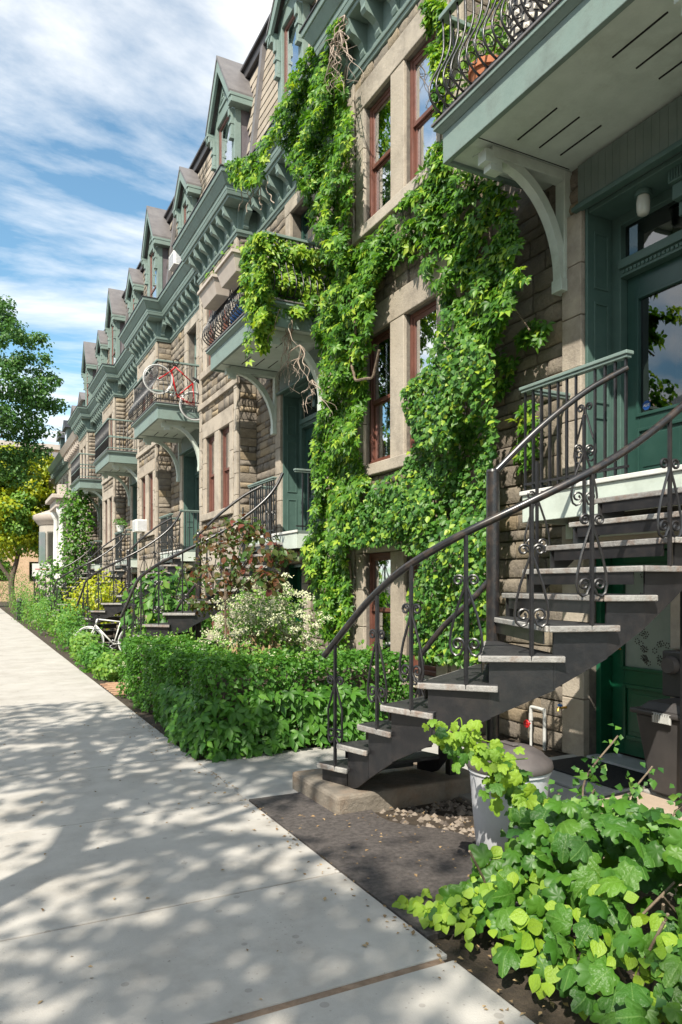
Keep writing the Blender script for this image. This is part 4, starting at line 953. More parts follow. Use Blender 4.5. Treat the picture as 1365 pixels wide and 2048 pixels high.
    for k in (0,2,3,4,5,6,8,10):
        a, b = Vector((*OUTER[k][0],0)), Vector((*OUTER[k][1],0)); p = a.lerp(b,.6); t = (b-a).normalized(); n = Vector((t.y,-t.x,0))*-.03
        p = p+n*-.2; z = TH[k]; h = zr(p)-z-.01
        bl = MB().box(p.x-.0105,p.x+.0105,p.y-.0105,p.y+.0105,z-.03,z+h).build('baluster', 'iron', st, bevel=.002)
        hh = .82 if h > .8 else h*.98
        lyre((p.x,p.y,z+.02+(h-hh)*.35), (t.x,t.y,.0), hh, MB(), .10 if k > 1 else .07).build('scroll', 'iron', bl, True)
    for (k, f) in ((8,.5),(10,.5)):
        a, b = Vector((*INNER[k][0],0)), Vector((*INNER[k][1],0)); p = a.lerp(b,f); t = (b-a).normalized(); z = TH[k]; h = .83
        bl = MB().box(p.x-.0105,p.x+.0105,p.y-.0105,p.y+.0105,z-.03,z+h).build('baluster', 'iron', st, bevel=.002)
        lyre((p.x,p.y,z+.02), (t.x,t.y,0), .78, MB(), .10).build('scroll', 'iron', bl, True)
    for (k, h) in ((0,.80),(3,.72)):
        p = Vector((*INNER[k][0],0)); z = TH[k]
        bl = MB().box(p.x-.0105,p.x+.0105,p.y-.0105,p.y+.0105,z-.03,z+h).build('baluster', 'iron', st, bevel=.002)
        if k == 0: lyre((p.x,p.y,z+.02), (.35,-.94,0), .75, MB(), .09).build('scroll', 'iron', bl, True)
    # angle legs under the flight
    MB().box(3.30,3.36,4.60,4.66,.0,.42).box(4.38,4.43,3.35,3.40,.0,2.0).build('leg', 'iron', st)
    return st
ST = stairs()
SL = ['black winding iron staircase with worn white nosings beside the grey bin',
      'black winding iron staircase partly hidden behind the red-leaved shrub',
      'black winding iron staircase with a white bicycle at its foot',
      'black winding iron staircase behind the yellow-green shrub',
      'black winding iron staircase just before the white sign']
ST['label'] = SL[0]
for i in range(1, 5):
    c = copy_tree(ST, (-.12 if i == 1 else 0, OFF[i]+(.25 if i == 1 else 0), 0)); c['label'] = SL[i]
BL = [tag(MB().box(2.26,3.55,4.48,5.28,-.06,.128).build('step_base', 'old_concrete', bevel=.025), 'stained concrete block under the foot of the staircase by the bin', 'block', 'concrete stair bases')]
for i in range(1, 5):
    c = BL[0].copy(); COL.objects.link(c); c.location.y += OFF[i]; c['label'] = 'concrete block under the foot of the staircase '+['', 'behind the red-leaved shrub', 'with the white bicycle', 'behind the yellow-green shrub', 'just before the white sign'][i]
# ------------------------------------------------------------ small things of the first house
BXX, BYY = 2.76, 3.27
def bin_round():
    t = thing('rubbish_bin', (BXX,BYY,0), 'round grey plastic rubbish bin with dark domed lid below the stairs', 'bin')
    MB().lathe([(.165,.0),(.18,.02),(.205,.27),(.225,.53),(.235,.535),(.235,.558),(.22,.562)],BXX,BYY,32).build('body', 'bin_grey', t, True)
    MB().lathe([(.242,.555),(.248,.57),(.24,.60),(.21,.62),(.19,.64),(.14,.668),(.06,.68),(.02,.682)],BXX,BYY,32).build('lid', 'lid_dark', t, True)
    MB().box(BXX-.02,BXX+.02,BYY-.06,BYY+.06,.682,.695).build('handle', 'lid_dark', t, bevel=.006)
bin_round()
t = thing('wheeled_bin', (4.80,3.62,0), 'dark plastic bin with hinged lid and pale latch beside the basement door', 'bin')
MB().add([(4.62,3.47,.02),(5.0,3.47,.02),(5.0,3.85,.02),(4.62,3.85,.02),(4.55,3.40,.62),(5.03,3.40,.62),(5.03,3.93,.62),(4.55,3.93,.62)], [(0,3,2,1),(4,5,6,7),(0,1,5,4),(1,2,6,5),(2,3,7,6),(3,0,4,7)]).build('body', 'bin_dark', t, bevel=.02)
lid = MB().box(4.52,5.04,3.37,3.96,.622,.66); frust(lid, 4.56, 5.02, 3.42, 3.91, .66, .72, -.06, -.05, -.05); lid.build('lid', 'bin_dark', t, bevel=.012)
la = MB(); 
for k in range(7): la.box(4.51,4.521,3.60+.02*k,3.608+.02*k,.585,.648)
la.box(4.521,4.53,3.59,3.75,.58,.655); la.build('latch', 'pvc', t)
t = tag(MB().box(4.45,5.0,4.02,4.92,.014,.03).build('doormat', 'rubber', bevel=.006), 'black rubber doormat in front of the basement door', 'mat')
t = thing('water_pipe', (5.0,5.46,0), 'white bent standpipe with red valve wheel against the basement wall', 'pipe')
MB().tube(catmull([(4.96,5.36,0),(4.96,5.36,.36),(4.96,5.38,.385),(4.96,5.53,.39),(4.96,5.55,.37),(4.96,5.55,.30)],3), .017, 10).build('bend', 'pvc', t, True)
MB().tube([(4.96,5.55,.0),(4.96,5.55,.31)], .013, 10).tube([(4.96,5.55,.255),(4.96,5.55,.32)], .021, 10).build('riser', 'pvc', t, True)
vw = MB(); vw.tube([(4.905+.0*k,5.55+.034*math.cos(k*R(30)),.225+.034*math.sin(k*R(30))) for k in range(13)], .009, 6); vw.tube([(4.905,5.52,.225),(4.905,5.58,.225)],.007,6).tube([(4.905,5.55,.195),(4.905,5.55,.255)],.007,6).tube([(4.90,5.55,.225),(4.96,5.55,.225)],.009,8); vw.build('valve_wheel', 'red_paint', t, True)
t = thing('garden_tap', (5.03,5.15,.44), 'small wall tap with blue handle beside the basement door', 'tap')
MB().tube([(5.03,5.14,.44),(4.93,5.14,.44),(4.92,5.14,.41)],.012,8).build('spout', 'brass', t, True); MB().box(4.94,4.962,5.115,5.165,.455,.475).build('handle', 'blue_plastic', t, bevel=.005)
t = thing('meter_box', (5.03,3.88,.75), 'dark electric meter box on the stone pier by the basement door', 'meter')
MB().box(4.90,5.02,3.78,3.97,.72,1.08).build('body', 'bin_dark', t, bevel=.012); MB().lathe([(.07,0),(.075,.03),(.06,.06)],0,0,18).build('dial', 'lid_dark', t, True)
d_ = t.children[-1]; d_.matrix_basis = Matrix.Translation((4.905,3.875,.97)) @ Matrix.Rotation(R(-90),4,'Y'); d_.data = d_.data.copy()
t = thing('porch_light', (5.22,4.42,5.03), 'jar-shaped porch light above the door with the blue sticker', 'lamp')
MB().lathe([(.07,4.985),(.075,5.0),(.07,5.03)],5.22,4.42,18).build('ceiling_cap', 'green_jamb', t, True)
MB().lathe([(.03,4.82),(.045,4.83),(.055,4.86),(.058,4.93),(.05,4.985)],5.22,4.42,18).build('glass_shade', 'lamp_glass', t, True)
t = thing('security_sticker', (5.445,4.62,3.22), 'blue round security sticker in the corner of the door glass', 'sticker')
MB().add([(5.4755,4.60+.045*math.cos(R(22.5+45*k)),3.235+.045*math.sin(R(22.5+45*k))) for k in range(8)],[tuple(range(8))[::-1]]).build('disc', 'blue_sticker', t)
cu = bpy.data.curves.new('lettering', 'FONT'); cu.body = 'ADT'; cu.size = .034; cu.align_x = 'CENTER'; cu.align_y = 'CENTER'
to = bpy.data.objects.new('lettering', cu); COL.objects.link(to)
dg = bpy.context.evaluated_depsgraph_get(); me = bpy.data.meshes.new_from_object(to.evaluated_get(dg)); bpy.data.objects.remove(to)
me.materials.clear(); me.materials.append(MATS['white_paint'])
o = link('lettering', me); o.matrix_basis = Matrix.Translation((5.4742,4.60,3.235)) @ Matrix(((0,0,-1,0),(-1,0,0,0),(0,1,0,0),(0,0,0,1))); setparent(o, t)
# ------------------------------------------------------------ pots and planters on the balconies
def pot(x, y, z, r_, h, label):
    t = thing('flower_pot', (x,y,z), label, 'pot')
    MB().lathe([(r_*.62,z),(r_*.9,z+h*.8),(r_*1.0,z+h*.8),(r_*1.03,z+h),(r_*.9,z+h)],x,y,24).build('body', 'terracotta', t, True)
    MB().lathe([(r_*.86,z+h*.9),(r_*.86,z+h*.96)],x,y,18).build('earth', 'soil', t); return t
zb = 5.89
pot(4.08,5.12,zb,.17,.28,'larger terracotta flower pot beside the woven white planter behind a bowed railing')
pot(4.06,3.95,zb,.14,.22,'smaller terracotta flower pot beside the woven white planter')
t = thing('woven_planter', (4.12,4.62,zb), 'tall white lattice-woven planter between terracotta pots on a balcony', 'planter')
MB().lathe([(.13,zb),(.165,zb+.25),(.185,zb+.42),(.17,zb+.58)],4.12,4.62,20).build('liner', 'bin_dark', t, True)
wv = MB()
for r_ in range(9):
    zz_ = zb+.03+r_*.065
    for k in range(14):
        th = 2*math.pi*(k+(.5 if r_ % 2 else 0))/14; rr_ = .142+.045*min(1,(zz_-zb)/.42)
        ax, ay = math.cos(th), math.sin(th); cx, cy = 4.12+ax*rr_, 4.62+ay*rr_; w_ = .024
        wv.add([(cx-ay*w_,cy+ax*w_,zz_-.022),(cx+ay*w_,cy-ax*w_,zz_-.022),(cx+ay*w_,cy-ax*w_,zz_+.022),(cx-ay*w_,cy+ax*w_,zz_+.022),(cx+ax*.012,cy+ay*.012,zz_)],[(0,1,4),(1,2,4),(2,3,4),(3,0,4)])
wv.build('weave', 'planter_white', t)
for k, yy in enumerate((10.95, 11.95)):
    t = thing('planter_box', (3.80,yy,6.56), ['beige planter box on the balcony rail, half under the vine','beige planter box with panelled sides at the far end of the vine balcony rail'][k], 'planter', 'planter boxes on the vine balcony')
    b = MB().add([(3.62,yy-.36,6.40),(3.84,yy-.36,6.40),(3.84,yy+.36,6.40),(3.62,yy+.36,6.40),(3.54,yy-.42,6.68),(3.86,yy-.42,6.68),(3.86,yy+.42,6.68),(3.54,yy+.42,6.68)],[(0,3,2,1),(0,1,5,4),(1,2,6,5),(2,3,7,6),(3,0,4,7)]); b.build('box', 'planter_beige', t, bevel=.006)
    MB().box(3.52,3.545,yy-.44,yy+.44,6.65,6.70).box(3.855,3.88,yy-.44,yy+.44,6.65,6.70).box(3.545,3.855,yy-.44,yy-.415,6.65,6.70).box(3.545,3.855,yy+.415,yy+.44,6.65,6.70).build('rim', 'planter_beige', t, bevel=.004)
    bx('earth', 'soil', t, 3.56, 3.84, yy-.40, yy+.40, 6.62, 6.64)
t = thing('barrel', (4.1,11.5,5.9), 'blue plastic barrel lying behind the bowed balcony railing', 'barrel')
MB().lathe([(.2,-.35),(.235,-.33),(.24,-.12),(.25,-.1),(.24,-.08),(.24,.08),(.25,.1),(.24,.12),(.235,.33),(.2,.35)],0,0,24).build('drum', 'blue_plastic', t, True)
t.children[0].matrix_basis = Matrix.Translation((4.16,11.5,6.15)) @ Matrix.Rotation(R(90),4,'X')
MB().lathe([(.04,.35),(.04,.37)],4.16,11.5,10).build('bung', 'bin_dark', t).matrix_basis = Matrix.Translation((0,-.0,5.80))
# ------------------------------------------------------------ bicycles
def bicycle(label, frame_m, tyre_m, Mx):
    t = thing('bicycle', Mx.translation, label, 'bicycle')
    def put(mb, name, m, par=t):
        o = link(name, newmesh(name, [tuple(Mx @ Vector(v)) for v in mb.v], mb.f, m, True), par); return o
    r_ = .335
    for cx in (0.0, 1.0):
        w_ = put(MB().tube([(cx+r_*math.cos(a), 0, r_+r_*math.sin(a)) for a in np.linspace(0,2*math.pi,33)], .017, 8, False), 'wheel', tyre_m)
        put(MB().tube([(cx+(r_-.03)*math.cos(a), 0, r_+(r_-.03)*math.sin(a)) for a in np.linspace(0,2*math.pi,33)], .010, 6, False), 'rim', 'steel', w_)
        sp = MB()
        for k in range(14):
            a = 2*math.pi*k/14; sp.tube([(cx, .02*(-1)**k, r_),(cx+(r_-.03)*math.cos(a),0,r_+(r_-.03)*math.sin(a))], .0022, 4)
        sp.tube([(cx,-.05,r_),(cx,.05,r_)],.018,8); put(sp, 'spokes', 'steel', w_)
    bbk, seat, head, hd2 = (.44,0,.28),(.30,0,.78),(.83,0,.84),(.86,0,.70)
    fr = MB().tube([bbk,seat],.016).tube([seat,head],.015).tube([bbk,hd2],.018).tube([head,hd2],.02)
    for s in (.06,-.06): fr.tube([(bbk[0],s*.6,bbk[2]),(0,s,r_)],.009).tube([(seat[0],s*.4,seat[2]-.02),(0,s,r_)],.008).tube([(hd2[0],s*.5,hd2[2]),(.93,s,.5),(1.0,s,r_)],.011)
    put(fr, 'frame', frame_m)
    put(MB().tube([seat,(.275,0,.89)],.013), 'seat_post', 'steel')
    sd_ = MB(); sd_.add([(.12,-.07,.91),(.12,.07,.91),(.22,.055,.925),(.22,-.055,.925),(.38,.02,.91),(.38,-.02,.91),(.12,-.07,.88),(.12,.07,.88),(.22,.05,.88),(.22,-.05,.88),(.38,.018,.885),(.38,-.018,.885)],[(0,3,2,1),(3,5,4,2),(6,7,8,9),(9,8,10,11),(0,1,7,6),(1,2,8,7),(2,4,10,8),(4,5,11,10),(5,3,9,11),(3,0,6,9)]); put(sd_, 'saddle', 'rubber')
    hb = MB().tube([head,(.815,0,.93)],.014)
    for s in (1,-1): hb.tube(catmull([(.815,0,.93),(.84,s*.18,.93),(.93,s*.21,.92),(.96,s*.215,.85),(.90,s*.22,.80),(.82,s*.22,.80)],3),.012,6)
    put(hb, 'handlebar', 'rubber')
    ck = MB().tube([(bbk[0]+.09*math.cos(a),.05,bbk[2]+.09*math.sin(a)) for a in np.linspace(0,2*math.pi,17)],.006,5,False).tube([(bbk[0],.06,bbk[2]),(bbk[0]+.12,.07,bbk[2]-.12)],.009).tube([(bbk[0],-.06,bbk[2]),(bbk[0]-.12,-.07,bbk[2]+.12)],.009)
    for s, (dx,dz) in ((.07,(.12,-.12)),(-.07,(-.12,.12))): ck.box(bbk[0]+dx-.04,bbk[0]+dx+.04,s-.045+.05*(1 if s>0 else -1),s+.045+.05*(1 if s>0 else -1),bbk[2]+dz-.01,bbk[2]+dz+.01)
    put(ck, 'crank', 'steel'); return t
# red one hooked outside the near end railing of the third balcony, front wheel up
c1, c2 = ony(388,812,16.92), ony(325,765,16.92)
ex = Vector((c2.x-c1.x,0,c2.z-c1.z)).normalized(); ez = Vector((-ex.z,0,ex.x))*-1; ez = Vector((ex.z,0,-ex.x)); ez = ez if ez.z > 0 else -ez
ey = ez.cross(ex); Mx = Matrix((( ex.x,ey.x,ez.x,0),(ex.y,ey.y,ez.y,0),(ex.z,ey.z,ez.z,0),(0,0,0,1)))
o0 = c1-ez*.335; Mx.translation = o0
bicycle('red road bicycle with pale front tyre hung on a balcony end', 'red_paint', 'pvc', Mx)
Mx = Matrix.Translation((3.22,16.45,0)) @ Matrix.Rotation(R(152),4,'Z') @ Matrix.Rotation(R(6),4,'X')
bicycle('white bicycle leaning under a staircase behind the low hedge', 'white_paint', 'pvc', Mx)
# window air conditioners
for k, (X, yc, z, lab) in enumerate(((4.62,22.0,3.18,'white air conditioner in the ground floor window past the bicycle balcony'),(4.90,18.65,9.80,'white air conditioner in the dormer window above the bicycle balcony'))):
    t = thing('air_conditioner', (X,yc,z), lab, 'air conditioner', None)
    MB().box(X-.28,X+.1,yc-.26,yc+.26,z,z+.36).build('case', 'white_paint', t, bevel=.01)
    g = MB()
    for j in range(8): g.box(X-.286,X-.281,yc-.22,yc+.22,z+.04+.036*j,z+.06+.036*j)
    for j in range(8): g.box(X-.22,X+.05,yc-.266,yc-.261,z+.04+.036*j,z+.06+.036*j)
    g.build('grille', 'bin_grey', t)
# ------------------------------------------------------------ far end of the street
def far_house(y0, y1, X, label, zc, ph):
    t = thing('stone_house', (X,(y0+y1)/2,0), label, 'house')
    wins = []
    n = max(2, int((y1-y0)/1.6))
    for (c,d) in ((.5,1.6),(2.9,5.0),(6.2,8.0)):
        for k in range(n): yc = y0+(k+.5)*(y1-y0)/n; wins.append((yc-.4,yc+.4,c,d))
    mb = MB(); wall_open(mb, X, y0, y1, -.1, zc, wins, .25); mb.add([(X,y0,-.1),(X+4,y0,-.1),(X+4,y0,zc),(X,y0,zc)],[(0,1,2,3)]); mb.build('wall', 'far_stone', t)
    for (a,b,c,d) in wins:
        wn = MB().box(X+.15,X+.2,a,a+.07,c,d).box(X+.15,X+.2,b-.07,b,c,d).box(X+.151,X+.199,a+.07,b-.07,(c+d)/2-.04,(c+d)/2+.04).build('window', 'red_sash', t); bx('pane', 'glass', wn, X+.17, X+.175, a, b, c, d); bx('room', 'dark_room', wn, X+.4, X+.42, a-.1, b+.1, c-.1, d+.1)
    co = MB(); frust(co, X-.05, X+.3, y0, y1, zc-.1, zc+.15, .05, 0, 0); frust(co, X-.4, X+.3, y0, y1, zc+.5, zc+.8, .15, 0, 0); co.box(X-.06,X+.3,y0,y1,zc+.15,zc+.5)
    for k in range(int((y1-y0)/.6)): co.box(X-.35,X-.06,y0+.2+.6*k,y0+.32+.6*k,zc+.2,zc+.5)
    co.build('cornice', 'planter_beige' if ph else 'green', t)
    rf = MB().add([(X+.3,y0,zc+.8),(X+.3,y1,zc+.8),(X+1.1,y1,zc+3.2),(X+1.1,y0,zc+3.2),(X+4,y1,zc+3.2),(X+4,y0,zc+3.2),(X+4,y0,zc+.8)],[(3,2,1,0),(3,5,4,2),(0,6,5,3)]).build('roof', 'cheek', t)
    for k in range(2):
        yc = y0+(y1-y0)*(.28+.45*k); zd = zc+.8
        d = MB().box(X+.05,X+1.0,yc-.6,yc+.6,zd,zd+1.7).build('dormer', 'green', t); MB().ext_x([(yc-.8,zd+1.7),(yc+.8,zd+1.7),(yc,zd+2.25)],X-.1,X+1.4).build('dormer_roof', 'roof_metal', d); bx('pane', 'glass', d, X+.03, X+.045, yc-.35, yc+.35, zd+.35, zd+1.4)
    return t
far_house(36.7, 43.5, 5.0, 'beige stone house behind the white-columned porch', 8.3, True)
far_house(43.5, 51.0, 5.0, 'stone house with green cornice past the columned porch', 8.3, False)
far_house(51.0, 62.0, 4.8, 'stone terrace at the far end of the street', 7.8, True)
# terrace on the other side of the street, seen only in the window panes
for k, (y0, y1, h_) in enumerate(((-22,-6,9.5),(-6,8,10.5),(8,24,9.8),(24,44,10.4))):
    t = thing('brick_terrace', (-17,(y0+y1)/2,0), ['low red brick terrace across the street, first of four','red brick terrace directly across the street','red brick terrace across the street further along','red brick terrace across the street at its far end'][k], 'house')
    MB().box(-26,-17,y0,y1-.02,-.1,h_).build('wall', 'far_brick', t); MB().box(-17,-16.6,y0,y1-.02,h_-.5,h_).build('cornice', 'white_paint', t)
    n_ = int((y1-y0)/2.4)
    for r_ in range(3):
        for c in range(n_):
            yy = y0+1.2+c*2.4; wn_ = bx('window', 'white_paint', t, -17, -16.93, yy-.55, yy+.55, .8+3*r_, 2.7+3*r_); bx('pane', 'glass_dark', wn_, -16.93, -16.92, yy-.45, yy+.45, .9+3*r_, 2.6+3*r_)
# porch with two white columns and a round stone bay
t = thing('porch', (4.0,39.5,0), 'white-columned stone porch with flat roof beyond the vine pillar', 'porch')
for (cx, cy) in ((3.95,37.4),(4.7,37.4),(3.95,39.8)):
    MB().lathe([(.24,1.5),(.24,1.62),(.17,1.68),(.165,3.9),(.145,4.9),(.20,5.0),(.26,5.15),(.26,5.35)],cx,cy,16).build('column', 'white_paint', t, True)
MB().box(3.65,5.0,37.1,40.1,5.35,5.75).box(3.45,5.0,36.9,40.3,5.75,5.95).box(3.75,4.15,37.2,37.6,5.95,6.45).build('entablature', 'planter_beige', t, bevel=.03)
MB().box(3.65,5.0,37.1,40.1,-.1,1.5).build('floor', 'far_stone', t)
t = thing('round_bay', (4.6,44.6,0), 'round stone bay with curved roof moulding past the porch', 'bay')
MB().lathe([(1.15,-.1),(1.15,1.7),(1.28,1.75),(1.28,1.9),(1.1,1.95),(1.1,5.0)],4.6,44.6,28).build('wall', 'far_stone', t, True)
MB().lathe([(1.15,5.0),(1.3,5.2),(1.45,5.35),(1.45,5.55),(.3,6.0)],4.6,44.6,28).build('roof', 'planter_beige', t, True)
for k in range(4):
    a = R(180+(k-1.2)*36); cx, cy = 4.6+1.08*math.cos(a), 44.6+1.08*math.sin(a); ax, ay = -math.sin(a)*.3, math.cos(a)*.3; nx_, ny_ = math.cos(a)*.06, math.sin(a)*.06
    MB().add([(cx-ax+nx_,cy-ay+ny_,2.2),(cx+ax+nx_,cy+ay+ny_,2.2),(cx+ax+nx_,cy+ay+ny_,4.6),(cx-ax+nx_,cy-ay+ny_,4.6)],[(0,1,2,3)]).build('window', 'glass_dark', t)
t = thing('brick_building', (8,80,0), 'tall orange brick building closing the street behind the trees', 'building')
MB().box(1.0,20,78,100,-.1,15.2).build('wall', 'far_brick', t); MB().box(.8,20.2,77.8,100.2,15.2,15.7).build('parapet', 'planter_beige', t)
for r_ in range(4):
    for c in range(6): bx('window', 'glass_dark', t, 2.2+c*3, 3.4+c*3, 77.96, 77.99, 2+r_*3.3, 3.9+r_*3.3)
t = thing('notice_sign', (2.9,34.6,0), 'white rectangular notice sign on a post in the front garden', 'sign')
o1 = ony(85,1140,34.6)
MB().box(o1.x-.42,o1.x+.42,34.58,34.60,o1.z-.28,o1.z+.28).build('board', 'white_paint', t, bevel=.004)
MB().box(o1.x-.30,o1.x+.30,34.575,34.579,o1.z+.02,o1.z+.05).build('red_line', 'red_paint', t)
MB().box(o1.x-.36,o1.x-.31,34.601,34.65,-.1,o1.z+.25).box(o1.x+.31,o1.x+.36,34.601,34.65,-.1,o1.z+.25).build('post', 'iron', t)
t = thing('garden_post', (2.02,36.5,0), 'black metal litter post with round head at the pavement edge', 'post')
q = onz(36,1250); q = Vector((2.02,36.5,0))
MB().box(q.x-.12,q.x+.12,q.y-.12,q.y+.12,-.02,.75).build('body', 'iron', t, bevel=.02); MB().lathe([(.05,.75),(.12,.80),(.14,.88),(.10,.96),(.03,.99)],q.x,q.y,14).build('head', 'bin_dark', t, True)
# ------------------------------------------------------------ climbing vines
def region(poly, plane, n, thick, bulge=3.0, gaps=0.30, base=0.03, size=(.07,.12), droop=1.0):
    Q = polysample(poly, n); A, val = plane
    P = np.array([(onx(u,v,val) if A == 'x' else ony(u,v,val)) for u, v in Q])
    nz1 = vnoise(P, bulge); nz2 = vnoise(P+11.3, 7.0); keep = nz2 > gaps; P, nz1 = P[keep], nz1[keep]; m = len(P)
    off = base+thick*np.clip((nz1-.15)*1.5,0.05,1.2)*(rng.random(m)**.6)
    out = np.array((-1,0,0.)) if A == 'x' else np.array((0,-1.,0))
    Q = Q[keep]; P = np.array([(onx(u,v,val-o_) if A == 'x' else ony(u,v,val-o_)) for (u, v), o_ in zip(Q, off)])
    nrm = out*.75+np.array((0,0,.55))+np.array((-.12,-.25,0))+rnd(m,.38)
    tip = np.array((0,0,-1.0))*droop+out*.45+rnd(m,.45)
    return P, nrm, tip, rng.uniform(size[0], size[1], m), off
def vine(name, label, loc, regions, mats, tm_hi, tm_lo, nobj, stems, key, cat='vine', young=0.2, stem_r=.012, stem_m='stem'):
    t = thing(name, loc, label, cat)
    Ps = [np.concatenate(x) for x in zip(*regions)]; P, nrm, tip, sz, off = Ps
    d = P[:,0]*SN+P[:,1]*CS; score = sz/d*(0.5+off/(off.max()+1e-6)); order = np.argsort(-score); top = order[:nobj]; rest = order[nobj:]
    isy = rng.random(len(P)) < young*(0.4+1.2*off/(off.max()+1e-6))
    for m, sel in ((mats[0], ~isy), (mats[1], isy)):
        a = np.array([i for i in top if sel[i]], int); b = np.array([i for i in rest if sel[i]], int)
        if len(a): leafobjs(tm_hi, key, m, P[a], nrm[a], tip[a], sz[a], t)
        if len(b): joined('foliage', [scatter(tm_lo, P[b], nrm[b], tip[b], sz[b])], m, t)
    for pth, r_ in stems:
        MB().tube(catmull(pth, 5), r_, 6).build('stem', stem_m, t, True)
    return t
def wig(pix, X, r_, amp=.03):
    pts = []
    for i in range(len(pix)-1):
        for k in range(3):
            u = pix[i][0]+(pix[i+1][0]-pix[i][0])*k/3; v = pix[i][1]+(pix[i+1][1]-pix[i][1])*k/3
            p = onx(u,v,X); pts.append((p.x+random.uniform(-amp,amp), p.y+random.uniform(-amp,amp), p.z))
    p = onx(*pix[-1],X); pts.append(tuple(p)); return (pts, r_)
PH = palmate(5, False); PL = PH
A_ = [(640,70),(668,38),(700,30),(690,90),(668,110),(690,180),(700,220),(702,330),(698,450),(695,530),(650,520),(622,440),(602,375),(580,330),(560,290),(545,235),(560,195),(592,130)]
D_ = [(690,500),(770,470),(765,540),(745,590),(740,650),(728,720),(735,800),(712,850),(722,935),(735,960),(715,1000),(700,1060),(690,1110),(700,1200),(690,1290),(645,1270),(632,1200),(606,1110),(632,1000),(624,900),(646,800),(640,700),(628,650),(655,600)]
E_ = [(700,520),(780,425),(830,375),(862,300),(895,320),(940,345),(1000,370),(1030,392),(1020,430),(1058,560),(1015,620),(985,700),(935,690),(905,640),(880,590),(860,560),(815,510),(765,545),(715,600)]
EL = [(690,560),(760,500),(740,620),(745,700),(700,720),(660,700),(640,640),(650,580)]
G1 = [(1035,650),(1075,640),(1105,650),(1080,690),(1040,690)]; G2 = [(1000,690),(1030,720),(1020,780),(985,800)]; G3 = [(1030,820),(1070,800),(1080,880),(1060,940),(1030,940)]
vine('creeper_vine', 'dense green creeper vine climbing a bay window up to the cornice', (4.6,8.9,0),
     [region(A_,('x',4.55),2300,.42,2.2,.22), region(D_,('x',4.62),3300,.36,2.2,.17), region(EL,('x',4.50),450,.30,3,.3), region(E_,('x',4.66),2000,.20,3,.34), region(G1,('x',5.02),40,.10), region(G2,('x',5.02),40,.1), region(G3,('x',5.02),60,.1)],
     ('ivy_leaf','ivy_young'), PH, PL, 300,
     [wig([(690,1280),(695,1180),(700,1080),(690,960),(700,850),(690,700),(705,560),(700,420),(690,200),(700,60)],4.62,.022), wig([(680,1275),(705,1150),(690,1000),(715,900),(700,760)],4.60,.016), wig([(670,1270),(690,1130),(712,1060),(700,930)],4.58,.013),
      wig([(760,700),(745,755),(712,760),(700,720),(712,660),(700,600)],4.36,.017,.01), wig([(700,540),(800,520),(880,500),(960,560),(1000,640)],4.63,.012), wig([(900,340),(930,480),(980,560),(1060,660)],4.64,.009)], 'palmate')
C1 = [(485,495),(505,470),(530,462),(530,640),(515,650),(500,640),(488,610),(480,560)]
C2 = [(520,465),(560,470),(600,490),(660,500),(690,540),(700,600),(640,600),(636,640),(560,625),(545,645),(535,700),(522,706),(508,650),(515,560)]
C3 = [(490,620),(500,640),(505,690),(497,735),(490,690)]
vine('balcony_vine', 'bright green vine spilling over the balcony railing beside the planter boxes', (4.2,10.2,5.9),
     [region(C1,('x',3.80),420,.22,4,.2,size=(.08,.125)), region(C2,('y',10.22),1050,.24,4,.18,size=(.08,.125)), region(C3,('x',3.82),20,.05,4,.1)], ('ivy_leaf','ivy_young'), PH, PL, 220,
     [wig([(560,620),(545,660),(530,700)],3.9,.006)], 'palmate', young=.55)
B1 = [(452,322),(500,312),(522,285),(560,240),(548,275),(528,330),(520,362),(490,372),(465,366)]
vine('cornice_vine', 'tuft of vine with bare hanging stems on the cornice', (4.4,13.4,9.4), [region(B1,('x',4.12),260,.22,3,.2,size=(.09,.14))], ('ivy_leaf','ivy_young'), PH, PL, 120,
     [wig([(490+8*k,350),(492+9*k+random.uniform(-8,8),385),(488+10*k+random.uniform(-12,12),405+random.uniform(0,20))],4.12,.008,.05) for k in range(6)], 'palmate', young=.3, stem_m='dead_twig')
F_ = [(850,735),(870,690),(890,600),(930,650),(965,690),(990,720),(985,780),(992,850),(986,960),(984,1100),(990,1300),(940,1330),(870,1320),(828,1310),(815,1200),(845,1120),(790,1085),(735,1090),(700,1095),(718,1020),(745,965),(800,940),(835,880),(812,830),(806,780)]
F2 = [(806,790),(850,740),(900,700),(930,800),(900,900),(840,890)]; F3 = [(700,1095),(720,1010),(760,960),(850,980),(850,1060),(790,1080)]
OV, OVL = ovate_hi(.36,.10,.14), ovate_lo(.40,.12,.14)
vine('honeysuckle', 'round-leaved honeysuckle heaped against the creeper-covered bay below its window', (4.4,7.0,0),
     [region(F_,('x',4.60),9500,.46,2.0,.22,size=(.045,.085),droop=.5), region(F2,('x',4.45),900,.3,2.5,.2,size=(.045,.08),droop=.4), region(F3,('x',4.5),1000,.3,2.5,.2,size=(.05,.09),droop=.6)], ('honeysuckle_leaf','ivy_young'), OV, OVL, 300,
     [wig([(930,1320),(940,1200),(920,1050),(935,900),(945,700)],4.55,.02), wig([(880,1310),(900,1150),(870,1000),(880,850)],4.5,.014), wig([(850,1300),(840,1200),(820,1100),(760,1020)],4.5,.01)], 'ovate', young=.13)
